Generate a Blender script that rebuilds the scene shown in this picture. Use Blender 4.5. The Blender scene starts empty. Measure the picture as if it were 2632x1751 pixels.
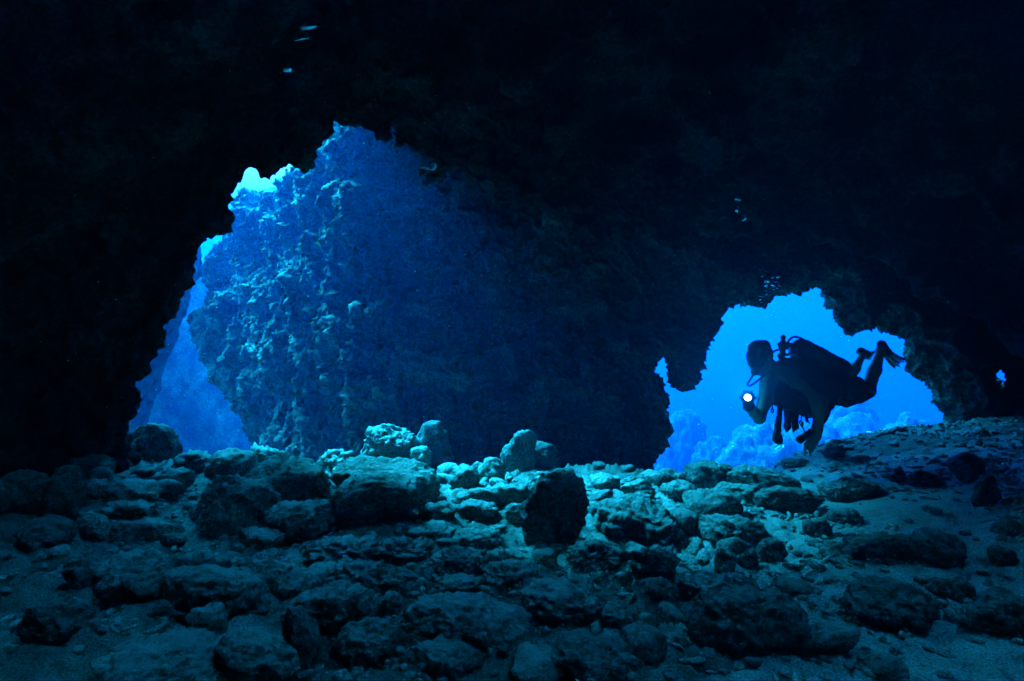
import bpy, bmesh, math, random
import numpy as np
from mathutils import Vector, Matrix, Quaternion

scene = bpy.context.scene
col = scene.collection
R = math.radians

# ------------------------------------------------------------------ camera, water light, sun, exposure
CAMZ, FPX, CX, CY = 1.1, 1436.0, 1316.0, 875.5
cam_d = bpy.data.cameras.new('camera')
cam_d.sensor_width = 36.0
cam_d.lens = 36.0 * FPX / 2632.0
cam_d.clip_start = 0.05
cam_d.clip_end = 400.0
cam = bpy.data.objects.new('camera', cam_d)
col.objects.link(cam)
cam.location = (0, 0, CAMZ)
cam.rotation_euler = (R(90), 0, 0)
scene.camera = cam

SUN_DIR = Vector((-0.55, 0.30, 0.78)).normalized()      # towards the sun
world = bpy.data.worlds.new('World')
scene.world = world
world.use_nodes = True
wn, wl = world.node_tree.nodes, world.node_tree.links
wn.clear()
w_out = wn.new('ShaderNodeOutputWorld')
w_bg = wn.new('ShaderNodeBackground')
w_bg.inputs['Strength'].default_value = 0.15
w_geo = wn.new('ShaderNodeNewGeometry')
w_inv = wn.new('ShaderNodeVectorMath'); w_inv.operation = 'SCALE'; w_inv.inputs['Scale'].default_value = -1.0
wl.new(w_geo.outputs['Incoming'], w_inv.inputs[0])
w_sep = wn.new('ShaderNodeSeparateXYZ')
wl.new(w_inv.outputs[0], w_sep.inputs[0])
w_sky = wn.new('ShaderNodeTexSky')
w_sky.sky_type = 'NISHITA'
w_sky.sun_disc = False
w_sky.sun_elevation = math.asin(SUN_DIR.z)
w_sky.sun_rotation = math.atan2(SUN_DIR.x, SUN_DIR.y)
# refraction at the sea surface folds the whole sky into a steep cone: look it up at a raised angle
w_up = wn.new('ShaderNodeMath'); w_up.operation = 'MULTIPLY_ADD'
w_abs = wn.new('ShaderNodeMath'); w_abs.operation = 'ABSOLUTE'
wl.new(w_sep.outputs['Z'], w_abs.inputs[0])
wl.new(w_abs.outputs[0], w_up.inputs[0]); w_up.inputs[1].default_value = 0.7; w_up.inputs[2].default_value = 0.8
w_cmb = wn.new('ShaderNodeCombineXYZ')
wl.new(w_sep.outputs['X'], w_cmb.inputs['X']); wl.new(w_sep.outputs['Y'], w_cmb.inputs['Y']); wl.new(w_up.outputs[0], w_cmb.inputs['Z'])
w_nrm = wn.new('ShaderNodeVectorMath'); w_nrm.operation = 'NORMALIZE'
wl.new(w_cmb.outputs[0], w_nrm.inputs[0])
wl.new(w_nrm.outputs[0], w_sky.inputs[0])
# the water column's filter, by elevation of the view direction
w_map = wn.new('ShaderNodeMapRange')
wl.new(w_sep.outputs['Z'], w_map.inputs[0])
w_map.inputs[1].default_value = -1; w_map.inputs[2].default_value = 1
w_ramp = wn.new('ShaderNodeValToRGB')
wl.new(w_map.outputs[0], w_ramp.inputs[0])
el = w_ramp.color_ramp.elements
WATER = [(0.0, (0.0, 0.0010, 0.0039)), (0.42, (0.0, 0.0018, 0.0060)), (0.5, (0.0, 0.0030, 0.0086)), (0.56, (0.0, 0.0036, 0.0099)),
         (0.60, (0.001, 0.0080, 0.0125)), (0.645, (0.038, 0.038, 0.027)), (0.80, (0.02, 0.44, 0.52)), (0.86, (0.02, 0.90, 1.0)), (1.0, (0.02, 0.90, 1.0))]
el[0].position = WATER[0][0]; el[0].color = (*WATER[0][1], 1)
el[1].position = WATER[-1][0]; el[1].color = (*WATER[-1][1], 1)
for p_, c_ in WATER[1:-1]:
    e_ = el.new(p_); e_.color = (*c_, 1)
w_mul = wn.new('ShaderNodeVectorMath'); w_mul.operation = 'MULTIPLY'
wl.new(w_sky.outputs[0], w_mul.inputs[0]); wl.new(w_ramp.outputs[0], w_mul.inputs[1])
wl.new(w_mul.outputs[0], w_bg.inputs['Color'])
wl.new(w_bg.outputs[0], w_out.inputs['Surface'])

sun_d = bpy.data.lights.new('sun', 'SUN')
sun_d.energy = 2.0
sun_d.angle = R(28)
sun_d.color = (0.02, 0.58, 0.85)
sun = bpy.data.objects.new('sun', sun_d)
col.objects.link(sun)
sun.location = (0, 0, 30)
sun.rotation_euler = SUN_DIR.to_track_quat('Z', 'Y').to_euler()

scene.view_settings.view_transform = 'Standard'
scene.view_settings.look = 'None'
scene.view_settings.gamma = 1.0
scene.view_settings.exposure = 6.5
scene.view_settings.use_curve_mapping = False
cy = scene.cycles
cy.use_denoising = True
try:
    cy.denoiser = 'OPENIMAGEDENOISE'
    cy.denoising_input_passes = 'RGB_ALBEDO_NORMAL'
except Exception:
    pass
cy.max_bounces = 6
cy.diffuse_bounces = 4
cy.glossy_bounces = 2
cy.transmission_bounces = 4
cy.volume_bounces = 0
cy.transparent_max_bounces = 6
cy.sample_clamp_indirect = 6.0
cy.caustics_reflective = False
cy.caustics_refractive = False

# ------------------------------------------------------------------ helpers
def at(px, py, d):
    """a point of the photograph (2632 px wide) at a depth of d metres"""
    return Vector(((px - CX) / FPX * d, d, CAMZ + (CY - py) / FPX * d))

def _mix(a):
    a ^= a >> np.uint32(16); a *= np.uint32(0x7feb352d); a ^= a >> np.uint32(15)
    a *= np.uint32(0x846ca68b); a ^= a >> np.uint32(16)
    return a

K1, K2, K3 = np.uint32(73856093), np.uint32(19349663), np.uint32(83492791)
F1023 = np.float32(1 / 511.5)
def _cells(p):
    i = np.floor(p)
    u = i.astype(np.int32).astype(np.uint32)
    return i, u[:, 0] * K1, u[:, 1] * K2, u[:, 2] * K3

def vnoise(p, seed=0):
    """gradient noise, about -1..1; p is (n,3)"""
    p = np.asarray(p, dtype=np.float32)
    if len(p) > 300000:
        return np.concatenate([vnoise(q, seed) for q in np.array_split(p, len(p) // 200000 + 1)])
    i, hx, hy, hz = _cells(p)
    f = p - i
    u = f * f * f * (f * (f * 6 - 15) + 10)
    sd = np.uint32((seed * 2654435761) & 0xffffffff)
    f0, f1, f2 = f[:, 0].copy(), f[:, 1].copy(), f[:, 2].copy()
    u0, u1, u2 = u[:, 0].copy(), u[:, 1].copy(), u[:, 2].copy()
    def corner(dx, dy, dz):
        h = _mix((hx + K1 * np.uint32(dx)) ^ (hy + K2 * np.uint32(dy)) ^ (hz + K3 * np.uint32(dz)) ^ sd)
        g = ((h & np.uint32(1023)).astype(np.float32) * F1023 - 1) * (f0 - np.float32(dx))
        g += (((h >> np.uint32(10)) & np.uint32(1023)).astype(np.float32) * F1023 - 1) * (f1 - np.float32(dy))
        g += ((h >> np.uint32(20) & np.uint32(1023)).astype(np.float32) * F1023 - 1) * (f2 - np.float32(dz))
        return g
    with np.errstate(over='ignore'):
        l = []
        for dx in (0, 1):
            a = corner(dx, 0, 0); a += u2 * (corner(dx, 0, 1) - a)
            b = corner(dx, 1, 0); b += u2 * (corner(dx, 1, 1) - b)
            l.append(a + u1 * (b - a))
        return (l[0] + u0 * (l[1] - l[0])) * np.float32(1.3)

ROT = np.array([[0.36, 0.48, -0.80], [-0.80, 0.60, 0.0], [0.48, 0.64, 0.60]], dtype=np.float32)
def fbm(p, octaves=4, seed=0, gain=0.5, ridged=False):
    out = 0; amp = 1.0
    q = p.astype(np.float32)
    for o in range(octaves):
        n = vnoise(q, seed + o * 17)
        if ridged:
            n = 1 - 2 * np.abs(n)
        out = out + amp * n
        q = (q @ ROT.T) * 2.03 + 3.1
        amp *= gain
    return out

def worley(p, seed=0):
    """distance to the nearest feature point, about 0..1"""
    p = np.asarray(p, dtype=np.float32)
    if len(p) > 300000:
        return np.concatenate([worley(q, seed) for q in np.array_split(p, len(p) // 200000 + 1)])
    i, hx, hy, hz = _cells(p)
    f = p - i
    f0, f1, f2 = f[:, 0].copy(), f[:, 1].copy(), f[:, 2].copy()
    sd = np.uint32((seed * 2654435761) & 0xffffffff)
    best = np.full(len(p), 9.0, dtype=np.float32)
    c = np.float32(1 / 1023)
    with np.errstate(over='ignore'):
        for dx in (-1, 0, 1):
            for dy in (-1, 0, 1):
                hxy = (hx + K1 * np.uint32(dx & 0xffffffff)) ^ (hy + K2 * np.uint32(dy & 0xffffffff)) ^ sd
                for dz in (-1, 0, 1):
                    h = _mix(hxy ^ (hz + K3 * np.uint32(dz & 0xffffffff)))
                    a = (h & np.uint32(1023)).astype(np.float32) * c + (np.float32(dx) - f0)
                    d = a * a
                    a = ((h >> np.uint32(10)) & np.uint32(1023)).astype(np.float32) * c + (np.float32(dy) - f1)
                    d += a * a
                    a = ((h >> np.uint32(20)) & np.uint32(1023)).astype(np.float32) * c + (np.float32(dz) - f2)
                    d += a * a
                    np.minimum(best, d, out=best)
    return np.sqrt(best)

def poly_sdf(poly, x0, x1, z0, z1, res):
    """signed distance to a closed outline on a grid, negative inside"""
    xs = np.arange(x0, x1 + res, res); zs = np.arange(z0, z1 + res, res)
    X, Z = np.meshgrid(xs, zs, indexing='ij')
    best = np.full(X.shape, 1e9); inside = np.zeros(X.shape, bool)
    n = len(poly)
    for k in range(n):
        ax, az = poly[k]; bx, bz = poly[(k + 1) % n]
        ex, ez = bx - ax, bz - az
        t = np.clip(((X - ax) * ex + (Z - az) * ez) / (ex * ex + ez * ez + 1e-12), 0, 1)
        best = np.minimum(best, (X - ax - t * ex) ** 2 + (Z - az - t * ez) ** 2)
        if az != bz:
            c = ((az <= Z) & (bz > Z)) | ((bz <= Z) & (az > Z))
            xi = ax + (Z - az) / (bz - az) * ex
            inside ^= c & (X < xi)
    s = np.sqrt(best)
    s[inside] *= -1
    def sample(x, z):
        u = np.clip((x - x0) / res, 0, X.shape[0] - 1.001); v = np.clip((z - z0) / res, 0, X.shape[1] - 1.001)
        i = u.astype(int); j = v.astype(int); fu = u - i; fv = v - j
        return ((s[i, j] * (1 - fu) + s[i + 1, j] * fu) * (1 - fv) + (s[i, j + 1] * (1 - fu) + s[i + 1, j + 1] * fu) * fv)
    return sample

def smooth(a, b, x):
    t = np.clip((x - a) / (b - a), 0, 1)
    return t * t * (3 - 2 * t)

def link_mesh(name, verts, faces, mat, parent=None, smooth_shade=True):
    me = bpy.data.meshes.new(name)
    me.from_pydata(verts, [], faces)
    me.update()
    if smooth_shade:
        me.polygons.foreach_set('use_smooth', np.ones(len(me.polygons), bool))
    o = bpy.data.objects.new(name, me)
    col.objects.link(o)
    if mat: me.materials.append(mat)
    if parent: o.parent = parent
    return o

def fast_mesh(name, verts, quads):
    me = bpy.data.meshes.new(name)
    nv, nq = len(verts), len(quads)
    k = quads.shape[1]
    me.vertices.add(nv); me.vertices.foreach_set('co', np.ascontiguousarray(verts, dtype=np.float32).ravel())
    me.loops.add(nq * k); me.loops.foreach_set('vertex_index', np.ascontiguousarray(quads, dtype=np.int32).ravel())
    me.polygons.add(nq)
    me.polygons.foreach_set('loop_start', np.arange(0, nq * k, k, dtype=np.int32))
    me.polygons.foreach_set('use_smooth', np.ones(nq, bool))
    me.update(calc_edges=True)
    me.validate()
    return me

def tag(o, label=None, cat=None, group=None, kind=None):
    if label: o['label'] = label
    if cat: o['category'] = cat
    if group: o['group'] = group
    if kind: o['kind'] = kind
    return o

def surface_nets(f):
    """zero surface of a dense array: cell vertices (index units) and quads"""
    neg = f < 0
    n = f.shape
    cnt = np.zeros([k - 1 for k in n], np.int8)
    for dx in (0, 1):
        for dy in (0, 1):
            for dz in (0, 1):
                cnt += neg[dx:n[0] - 1 + dx, dy:n[1] - 1 + dy, dz:n[2] - 1 + dz]
    act = (cnt > 0) & (cnt < 8)
    ci = np.stack(np.nonzero(act), 1)
    vid = np.full(act.shape, -1, np.int64); vid[act] = np.arange(len(ci))
    acc = np.zeros((len(ci), 3), np.float32); num = np.zeros(len(ci), np.float32)
    quads = []
    for ax in range(3):
        o1, o2 = [k for k in range(3) if k != ax]
        for a in (0, 1):
            for b in (0, 1):
                p0 = ci.copy(); p0[:, o1] += a; p0[:, o2] += b
                p1 = p0.copy(); p1[:, ax] += 1
                v0 = f[p0[:, 0], p0[:, 1], p0[:, 2]]; v1 = f[p1[:, 0], p1[:, 1], p1[:, 2]]
                c = (v0 < 0) != (v1 < 0)
                t = np.where(c, v0 / np.where(c, v0 - v1, 1), 0)
                w = c.astype(np.float32)
                acc[:, ax] += w * t; acc[:, o1] += w * a; acc[:, o2] += w * b
                num += w
        # quads round each crossed edge along ax
        sl0 = [slice(None)] * 3; sl1 = [slice(None)] * 3
        sl0[ax] = slice(0, n[ax] - 1); sl1[ax] = slice(1, n[ax])
        for k in (o1, o2):
            sl0[k] = sl1[k] = slice(1, n[k] - 1)
        A = neg[tuple(sl0)]; B = neg[tuple(sl1)]
        e = np.stack(np.nonzero(A != B), 1)
        if not len(e): continue
        sgn = A[e[:, 0], e[:, 1], e[:, 2]]
        e[:, o1] += 1; e[:, o2] += 1
        def cell(da, db):
            c = e.copy(); c[:, o1] -= da; c[:, o2] -= db
            return vid[c[:, 0], c[:, 1], c[:, 2]]
        q = np.stack([cell(1, 1), cell(0, 1), cell(0, 0), cell(1, 0)], 1)
        flip = sgn if ax != 1 else ~sgn
        q[~flip] = q[~flip][:, ::-1]
        quads.append(q)
    return ci + acc / np.maximum(num, 1)[:, None], np.concatenate(quads)

def split_quads(P, q):
    nv = len(P)
    a = q.ravel(); b = np.roll(q, -1, axis=1).ravel()
    key = np.minimum(a, b) * nv + np.maximum(a, b)
    uk, inv = np.unique(key, return_inverse=True)
    mid = (P[uk // nv] + P[uk % nv]) * 0.5
    # pull the new points a little off the flat, so that the facets round over
    cen = P[q].mean(axis=1)
    e = (inv + nv).reshape(-1, 4); c = np.arange(len(q)) + nv + len(uk)
    s1 = np.zeros_like(mid); k1 = np.zeros(len(uk), np.float32)
    for i in range(4):
        np.add.at(s1, inv.reshape(-1, 4)[:, i], cen); np.add.at(k1, inv.reshape(-1, 4)[:, i], 1)
    two = k1 == 2
    mid[two] = 0.5 * mid[two] + 0.5 * s1[two] / 2
    out = []
    for i in range(4):
        out.append(np.stack([q[:, i], e[:, i], c, e[:, (i + 3) % 4]], 1))
    # Catmull-Clark style smoothing of the old points
    sv = np.zeros_like(P); kv = np.zeros(nv, np.float32)
    for i in range(4):
        np.add.at(sv, q[:, i], cen); np.add.at(kv, q[:, i], 1)
    Pn = 0.5 * P + 0.5 * sv / np.maximum(kv, 1)[:, None]
    return np.concatenate([Pn, mid, cen]).astype(np.float32), np.concatenate(out)

def sdf_to_mesh(name, f, origin, vox, mat, disp, subdiv=1, keep=None):
    """f: dense array, negative in rock.  Surface -> mesh, refined once and roughened by disp(points, normals)"""
    pts, quads = surface_nets(f)
    n = np.array(f.shape)
    edge = ((pts < 1.3) | (pts > n - 2.3)).any(axis=1)
    ok = ~edge[quads].any(axis=1)
    P = pts * vox + np.array(origin, dtype=np.float32)
    if keep is not None:
        ok &= keep(P[quads].mean(axis=1))
    quads = quads[ok]
    used = np.unique(quads)
    idx = np.full(len(P), -1, dtype=np.int64); idx[used] = np.arange(len(used))
    P = P[used]; quads = idx[quads]
    for _ in range(subdiv):
        P, quads = split_quads(P, quads)
    me = fast_mesh(name, P, quads)
    o = bpy.data.objects.new(name, me)
    col.objects.link(o)
    nv = len(me.vertices)
    co = np.empty(nv * 3, np.float32); me.vertices.foreach_get('co', co); co = co.reshape(-1, 3)
    no = np.empty(nv * 3, np.float32); me.vertices.foreach_get('normal', no); no = no.reshape(-1, 3)
    # make sure normals look out of the rock
    co2 = disp(co, no)
    me.vertices.foreach_set('co', np.ascontiguousarray(co2, dtype=np.float32).ravel())
    me.polygons.foreach_set('use_smooth', np.ones(len(me.polygons), bool))
    me.update()
    me.materials.clear()
    me.materials.append(mat)
    return o

# ------------------------------------------------------------------ materials
def new_mat(name):
    m = bpy.data.materials.new(name); m.use_nodes = True
    nt = m.node_tree; b = nt.nodes['Principled BSDF']
    return m, nt, b

def rock_material(name, cols, scale=3.0, bump=0.6, fine=60.0, rough=0.92, dist=0.03, dust_toplight=None, spec=0.06):
    m, nt, b = new_mat(name)
    N, L = nt.nodes, nt.links
    tc = N.new('ShaderNodeTexCoord')
    geo = N.new('ShaderNodeNewGeometry')
    src = geo.outputs['Position']
    n1 = N.new('ShaderNodeTexNoise'); n1.inputs['Scale'].default_value = scale; n1.inputs['Detail'].default_value = 8; n1.inputs['Roughness'].default_value = 0.65
    L.new(src, n1.inputs['Vector'])
    ramp = N.new('ShaderNodeValToRGB')
    e = ramp.color_ramp.elements
    e[0].position = 0.32; e[0].color = (*cols[0], 1)
    e[1].position = 0.68; e[1].color = (*cols[2], 1)
    k = e.new(0.5); k.color = (*cols[1], 1)
    L.new(n1.outputs['Fac'], ramp.inputs[0])
    n2 = N.new('ShaderNodeTexNoise'); n2.inputs['Scale'].default_value = fine; n2.inputs['Detail'].default_value = 5; n2.inputs['Roughness'].default_value = 0.7
    L.new(src, n2.inputs['Vector'])
    mr = N.new('ShaderNodeMapRange'); mr.inputs[1].default_value = 0.3; mr.inputs[2].default_value = 0.7; mr.inputs[3].default_value = 0.12; mr.inputs[4].default_value = 1.9
    L.new(n2.outputs['Fac'], mr.inputs[0])
    mul = N.new('ShaderNodeVectorMath'); mul.operation = 'SCALE'
    L.new(ramp.outputs[0], mul.inputs[0]); L.new(mr.outputs[0], mul.inputs['Scale'])
    last = mul.outputs[0]
    if dust_toplight:
        # sediment on up-facing surfaces, made paler to paint in light from above
        sep = N.new('ShaderNodeSeparateXYZ'); L.new(geo.outputs['Normal'], sep.inputs[0])
        n4 = N.new('ShaderNodeTexNoise'); n4.inputs['Scale'].default_value = 9.0; n4.inputs['Detail'].default_value = 6
        L.new(src, n4.inputs['Vector'])
        ad = N.new('ShaderNodeMath'); ad.operation = 'ADD'; L.new(sep.outputs['Z'], ad.inputs[0]); L.new(n4.outputs['Fac'], ad.inputs[1])
        dm = N.new('ShaderNodeMapRange'); dm.inputs[1].default_value = 1.0; dm.inputs[2].default_value = 1.55; dm.inputs[4].default_value = 0.85
        L.new(ad.outputs[0], dm.inputs[0])
        mx = N.new('ShaderNodeMix'); mx.data_type = 'RGBA'
        L.new(dm.outputs[0], mx.inputs['Factor']); L.new(last, mx.inputs[6]); mx.inputs[7].default_value = (*dust_toplight, 1)
        last = mx.outputs[2]
    L.new(last, b.inputs['Base Color'])
    b.inputs['Roughness'].default_value = rough
    b.inputs['Specular IOR Level'].default_value = spec
    n3 = N.new('ShaderNodeTexVoronoi'); n3.inputs['Scale'].default_value = fine * 0.55
    L.new(src, n3.inputs['Vector'])
    sm = N.new('ShaderNodeMath'); sm.operation = 'MULTIPLY_ADD'; L.new(n3.outputs['Distance'], sm.inputs[0]); sm.inputs[1].default_value = -0.5
    L.new(n2.outputs['Fac'], sm.inputs[2])
    bp = N.new('ShaderNodeBump'); bp.inputs['Strength'].default_value = bump; bp.inputs['Distance'].default_value = dist
    L.new(sm.outputs[0], bp.inputs['Height']); L.new(bp.outputs[0], b.inputs['Normal'])
    return m

M = {}
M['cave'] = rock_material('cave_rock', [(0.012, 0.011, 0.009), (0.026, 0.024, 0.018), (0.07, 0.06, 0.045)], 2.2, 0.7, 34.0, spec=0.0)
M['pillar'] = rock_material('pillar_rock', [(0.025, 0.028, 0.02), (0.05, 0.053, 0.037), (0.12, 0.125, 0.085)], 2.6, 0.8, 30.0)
M['stone_a'] = rock_material('stone_algae', [(0.14, 0.17, 0.13), (0.24, 0.28, 0.22), (0.36, 0.40, 0.31)], 5.0, 1.0, 70.0, dist=0.05, dust_toplight=(0.55, 0.58, 0.50))
M['stone_b'] = rock_material('stone_grey', [(0.11, 0.125, 0.105), (0.20, 0.22, 0.18), (0.31, 0.33, 0.28)], 6.0, 1.0, 60.0, dist=0.05, dust_toplight=(0.52, 0.54, 0.47))
M['stone_c'] = rock_material('stone_dark', [(0.09, 0.10, 0.085), (0.16, 0.17, 0.15), (0.26, 0.27, 0.23)], 5.0, 1.0, 55.0, dist=0.06, dust_toplight=(0.38, 0.40, 0.34))
M['rubble'] = rock_material('coral_rubble', [(0.20, 0.20, 0.16), (0.32, 0.31, 0.26), (0.48, 0.46, 0.38)], 14.0, 0.5, 120.0, dist=0.008)
M['sand'] = rock_material('sand', [(0.26, 0.27, 0.22), (0.36, 0.36, 0.30), (0.46, 0.45, 0.38)], 1.6, 0.45, 150.0, dist=0.008)
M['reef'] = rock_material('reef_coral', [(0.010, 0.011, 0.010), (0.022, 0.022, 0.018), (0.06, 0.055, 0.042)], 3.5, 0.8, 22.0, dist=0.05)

def ground_material():
    """sand that gives way to algae-grown rubble crust on the left and under the heap, and to reef rock outside"""
    m, nt, b = new_mat('sand_and_crust')
    N, L = nt.nodes, nt.links
    geo = N.new('ShaderNodeNewGeometry'); src = geo.outputs['Position']
    sep = N.new('ShaderNodeSeparateXYZ'); L.new(src, sep.inputs[0])
    def noise(sc, det=6, ro=0.65):
        n = N.new('ShaderNodeTexNoise'); n.inputs['Scale'].default_value = sc; n.inputs['Detail'].default_value = det; n.inputs['Roughness'].default_value = ro
        L.new(src, n.inputs['Vector']); return n.outputs['Fac']
    def math_(op, a, b_=None, c=None):
        n = N.new('ShaderNodeMath'); n.operation = op
        for i, x in enumerate((a, b_, c)):
            if x is None: continue
            if isinstance(x, (int, float)): n.inputs[i].default_value = x
            else: L.new(x, n.inputs[i])
        return n.outputs[0]
    def rng(x, a, b_, lo=0.0, hi=1.0):
        n = N.new('ShaderNodeMapRange'); n.inputs[1].default_value = a; n.inputs[2].default_value = b_; n.inputs[3].default_value = lo; n.inputs[4].default_value = hi
        L.new(x, n.inputs[0]); return n.outputs[0]
    def ramp(x, cols, p0=0.32, p1=0.68):
        r = N.new('ShaderNodeValToRGB'); e = r.color_ramp.elements
        e[0].position = p0; e[0].color = (*cols[0], 1); e[1].position = p1; e[1].color = (*cols[2], 1)
        k = e.new((p0 + p1) / 2); k.color = (*cols[1], 1)
        L.new(x, r.inputs[0]); return r.outputs[0]
    fine = noise(120, 5, 0.7); mid = noise(7.0); big = noise(1.3, 4)
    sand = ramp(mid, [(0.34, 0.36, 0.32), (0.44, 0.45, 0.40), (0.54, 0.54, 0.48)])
    crust = ramp(mid, [(0.09, 0.105, 0.085), (0.16, 0.18, 0.145), (0.26, 0.28, 0.23)])  # crust tone darkened to paint shade into the gaps between boulders
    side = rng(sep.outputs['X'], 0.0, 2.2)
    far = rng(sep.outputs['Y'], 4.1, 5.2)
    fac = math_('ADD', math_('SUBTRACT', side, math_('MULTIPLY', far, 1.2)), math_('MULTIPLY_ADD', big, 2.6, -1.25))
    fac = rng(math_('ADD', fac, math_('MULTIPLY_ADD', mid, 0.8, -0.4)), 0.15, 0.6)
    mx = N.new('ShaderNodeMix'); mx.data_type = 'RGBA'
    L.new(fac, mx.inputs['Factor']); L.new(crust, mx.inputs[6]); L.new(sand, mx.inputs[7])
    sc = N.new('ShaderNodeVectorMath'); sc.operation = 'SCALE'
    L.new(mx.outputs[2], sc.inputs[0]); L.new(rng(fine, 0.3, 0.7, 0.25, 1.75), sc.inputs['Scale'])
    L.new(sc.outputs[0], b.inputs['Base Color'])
    b.inputs['Roughness'].default_value = 0.95; b.inputs['Specular IOR Level'].default_value = 0.1
    bp = N.new('ShaderNodeBump'); bp.inputs['Strength'].default_value = 0.8; bp.inputs['Distance'].default_value = 0.02
    L.new(math_('ADD', fine, math_('MULTIPLY', noise(35, 5), 1.5)), bp.inputs['Height']); L.new(bp.outputs[0], b.inputs['Normal'])
    return m
M['ground'] = ground_material()
# ------------------------------------------------------------------ cave shell (roof and near walls)
def to_xz(pts, d):
    return [((px - CX) / FPX * d, CAMZ + (CY - py) / FPX * d) for px, py in pts]

LIP = [(300, 1260), (300, 1190), (308, 1130), (325, 1078), (312, 1010), (332, 962), (372, 905), (368, 862), (418, 800), (438, 765),
       (455, 705), (488, 707), (500, 652), (497, 612), (508, 590), (550, 577), (558, 505), (562, 482), (577, 457), (608, 450),
       (604, 436), (645, 420), (660, 442), (682, 430), (700, 412), (725, 396), (716, 376), (735, 366), (748, 385), (756, 427),
       (772, 431), (808, 411), (812, 372), (825, 346), (832, 320), (855, 290), (880, 293), (907, 299), (926, 290), (942, 299),
       (965, 318), (1000, 331), (1056, 350), (1058, 390), (1070, 421), (1110, 416), (1150, 405), (1186, 416), (1226, 430),
       (1290, 446), (1338, 470), (1350, 492), (1366, 512), (1425, 516), (1432, 540), (1465, 546), (1482, 518), (1555, 496),
       (1585, 532), (1640, 542), (1700, 582), (1722, 606), (1800, 604), (1852, 590), (1902, 602), (1962, 606), (2012, 590),
       (2042, 552), (2082, 562), (2150, 612), (2260, 640), (2420, 700), (2600, 800), (2760, 960), (2820, 1150), (2820, 1500), (300, 1500)]
D0 = 4.5
lipf = poly_sdf(to_xz(LIP, D0), -6.0, 7.0, -2.0, 5.5, 0.02)

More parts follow.
